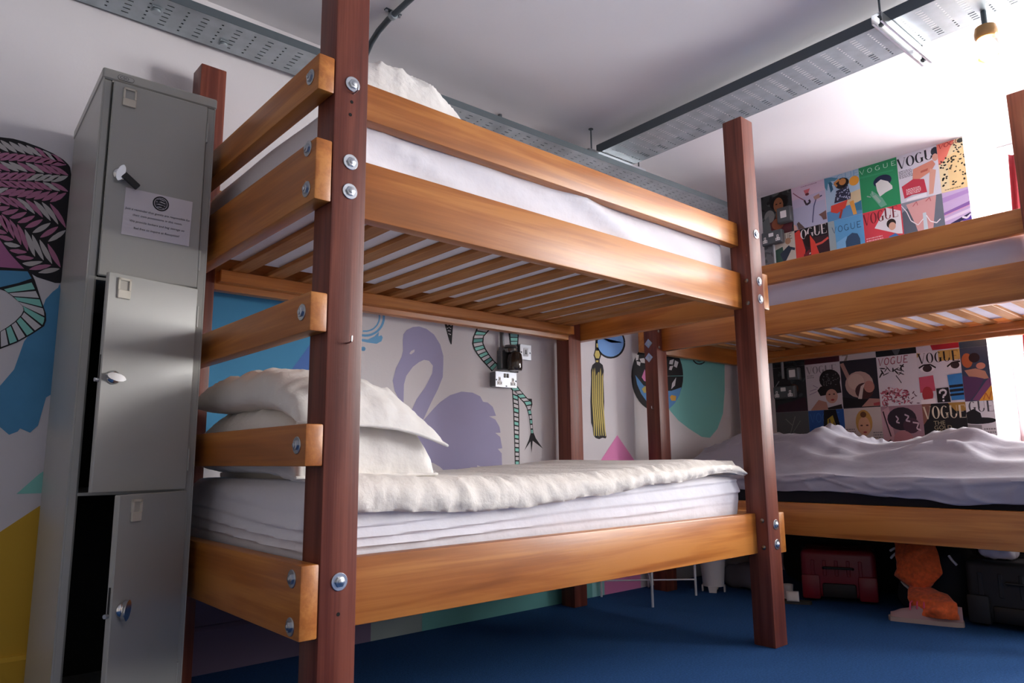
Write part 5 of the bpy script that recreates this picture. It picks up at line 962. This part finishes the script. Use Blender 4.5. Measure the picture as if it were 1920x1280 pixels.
# trainer with pink laces
sh = thing('trainer', 'pale trainer with pink laces on the carpet beside the black suitcase', 'shoe', (2.868, -.235, 0), math.radians(107))
SOLE = mat('shoe_sole', 'a8948e', .7); UP = mat('shoe_mesh', 'a58486', .9); PINKL = mat('laces_pink', 'd24a72', .8)
prof = [(-.15, .018), (-.146, .035), (-.12, .045), (-.06, .047), (0, .044), (.06, .041), (.11, .040), (.14, .034), (.15, .012)]
def outline(k, s=1): return [(x, w*s) for x, w in prof]+[(x, -w*s) for x, w in prof[::-1]]
m = MB(); M = Matrix.Translation((0, 0, 0)); m.prism(outline(0), .019, SOLE, M); obj('sole', m, sh)
m = MB(); rows = []
for i in range(21):
    t = i/20; x = .140-.286*t; 
    hh = interp([(0, .036), (.2, .056), (.45, .082), (.6, .092), (.8, .088), (1, .080)], t); ww = interp([(0, .012), (.08, .030), (.3, .039), (.7, .040), (.92, .034), (1, .016)], t)
    rows.append([Vector((x, ww*math.cos(a)*(1 if math.sin(a) < .4 else .9), .017+(hh-.017)*max(0, math.sin(a))**.8)) for a in [PI*j/14 for j in range(15)]])
V = m.grid(rows, UP); m.bm.faces.new(V[-1]).material_index = 0; obj('upper', m, sh)
m = MB()
for k in range(5):
    x = -.075+.028*k; z = interp([(-.05, .102), (0, .088), (.1, .068)], x)
    m.tube([(x, -.034, z-.026), (x+.004, -.018, z+.002), (x+.012, .0, z+.007), (x+.018, .018, z+.002), (x+.02, .032, z-.026)], .0035, PINKL, 6)
m.tube([(-.08, 0, .1), (-.07, -.03, .112), (-.03, -.05, .10), (.0, -.055, .06), (.02, -.05, .03)], .0032, PINKL, 6); m.tube([(-.08, 0, .1), (-.1, -.04, .11), (-.08, -.058, .07), (-.05, -.052, .045)], .0032, PINKL, 6)
obj('laces', m, sh)
# heap of clothes beside the cases
def cloth_strip(name, prof2, thick, m, amp, seed, label, cat, loc, nx=26):
    mb = MB(); n = len(prof2); rows = []; back = []
    dense = []
    for (a, b) in zip(prof2, prof2[1:]):
        for k in range(8): dense.append([a[j]+(b[j]-a[j])*(k/8) for j in range(4)])
    dense.append(list(prof2[-1]))
    for i, (yl, yr, z, x) in enumerate(dense):
        r = []
        for j in range(nx+1):
            t = j/nx; y = yl+(yr-yl)*t; bulge = math.sin(t*PI)*amp
            w = .016*nz(y*14+seed, z*16, seed)+.014*ridge(Vector((y*7+z*5+seed, z*9, seed)), 3)
            r.append(Vector((x-bulge-w, y, z)))
        rows.append(r)
    mb.grid(rows, m)
    o_ = obj(name, mb, loc=loc, smooth=80); s_ = o_.modifiers.new('cloth', 'SOLIDIFY'); s_.thickness = thick; s_.offset = -1
    return tag(o_, label, cat)
ORG = mat('orange_fabric', 'e0622a', .85, var=.28, vscale=55, sheen=.2); NAV = mat('navy_fabric', '14161f', .85); 
cloth_strip('orange_garment', [(-.075, -.250, .335, 3.03), (-.085, -.275, .28, 3.00), (-.095, -.292, .21, 2.975), (-.075, -.262, .178, 2.985), (-.135, -.215, .134, 3.005), (-.145, -.31, .118, 2.945), (-.165, -.368, .098, 2.882), (-.185, -.375, .066, 2.862), (-.20, -.372, .034, 2.866)], .006, ORG, .03, 3, 'bright orange speckled garment bunched between the red suitcase and the black one', 'garment', (0, 0, 0))
nv = thing('navy_garment', 'navy tracksuit with white stripes piled behind the orange garment', 'garment', (3.08, -.17, 0))
def mound(x, y, z, r=None): return 0
m = soft_box(-.04, .30, -.185, .13, .0, .31, .07, .03, NAV, lambda p, n: n*(.02*nz(p.x*9, p.y*9, p.z*9))); obj('cloth_bundle', m, nv, smooth=80)
m = MB()
for (y0, z0, y1, z1) in ((.10, .275, .125, .25), (.125, .285, .10, .30), (.085, .145, .055, .115), (-.135, .285, -.165, .245)):
    m.tube([(-.052, y0, z0), (-.058, (y0+y1)/2, (z0+z1)/2), (-.052, y1, z1)], .006, mat('stripe_white', 'd5d5da', .8), 6)
obj('stripe', m, nv)
# small white slippers, cup and plastic bag
sl_ = thing('sandal', 'white slide sandal on the carpet in front of the red suitcase', 'shoe', (2.845, .42, 0), math.radians(-62))
m = MB(); m.prism([(x, w*.85) for x, w in prof]+[(x, -w*.85) for x, w in prof[::-1]], .018, mat('sandal_sole', '3a3836', .8), Matrix.Scale(.8, 4)); obj('sole', m, sl_)
m = MB(); rows = [[Vector((x, .038*math.cos(a), .016+.044*math.sin(a))) for a in [PI*j/14 for j in range(15)]] for x in (.0, .02, .045, .06)]; m.grid(rows, mat('strap_white', 'd9d4d0', .7)); s__ = obj('strap', m, sl_, smooth=80); s__.modifiers.new('band', 'SOLIDIFY').thickness = .004
tag(obj('cup', MB().lathe([(.022, 0), (.028, .07), (.0285, .072), (.026, .07), (.020, .006), (.0001, .005)], mat('cup_white', 'cfcac8', .6), 24), loc=(2.965, .475, 0)), 'small pale cup standing behind the white sandal', 'cup')
tag(obj('plastic_bag', soft_box(-.06, .06, -.065, .065, 0, .05, .024, .014, mat('bag_white', 'd6d2da', .5), lambda p, n: n*(.014*nz(p.x*30, p.y*30, p.z*30))), loc=(3.06, -.50, .2905), smooth=80), 'small white crumpled plastic bag on top of the black suitcase', 'bag')
tag(obj('cloth_bundle', soft_box(-.09, .09, -.11, .11, 0, .13, .05, .022, mat('grey_cloth', '6a6670', .9), lambda p, n: n*(.02*nz(p.x*14, p.y*14, p.z*14))), loc=(3.10, .80, 0), smooth=80), 'grey bundle of clothes on the carpet behind the white pot', 'clothes')

# ------------------------------------------------------------------ light
W = bpy.data.worlds.new('overcast sky'); S.world = W; W.use_nodes = True
bg = W.node_tree.nodes['Background']; bg.inputs['Color'].default_value = (1, 1, 1, 1); bg.inputs['Strength'].default_value = 1.0
def area(name, loc, rot, sx, sy, e, col):
    l = bpy.data.lights.new(name, 'AREA'); l.shape = 'RECTANGLE'; l.size = sx; l.size_y = sy; l.energy = e; l.color = col
    o = bpy.data.objects.new(name, l); COL.objects.link(o); o.location = loc; o.rotation_euler = rot; return o
for (a, b), e in zip(WIN, (265, 195)):
    area('daylight', ((BX+.2 if b > -1 else WALL_X+.26), (a+b)/2, (WZ0+WZ1)/2), (0, PI/2, 0), WZ1-WZ0, b-a, e, (1, .985, .97))
S.view_settings.view_transform = 'Standard'; S.view_settings.look = 'None'; S.view_settings.exposure = .25; S.view_settings.gamma = 1
S.cycles.max_bounces = 10; S.cycles.diffuse_bounces = 6
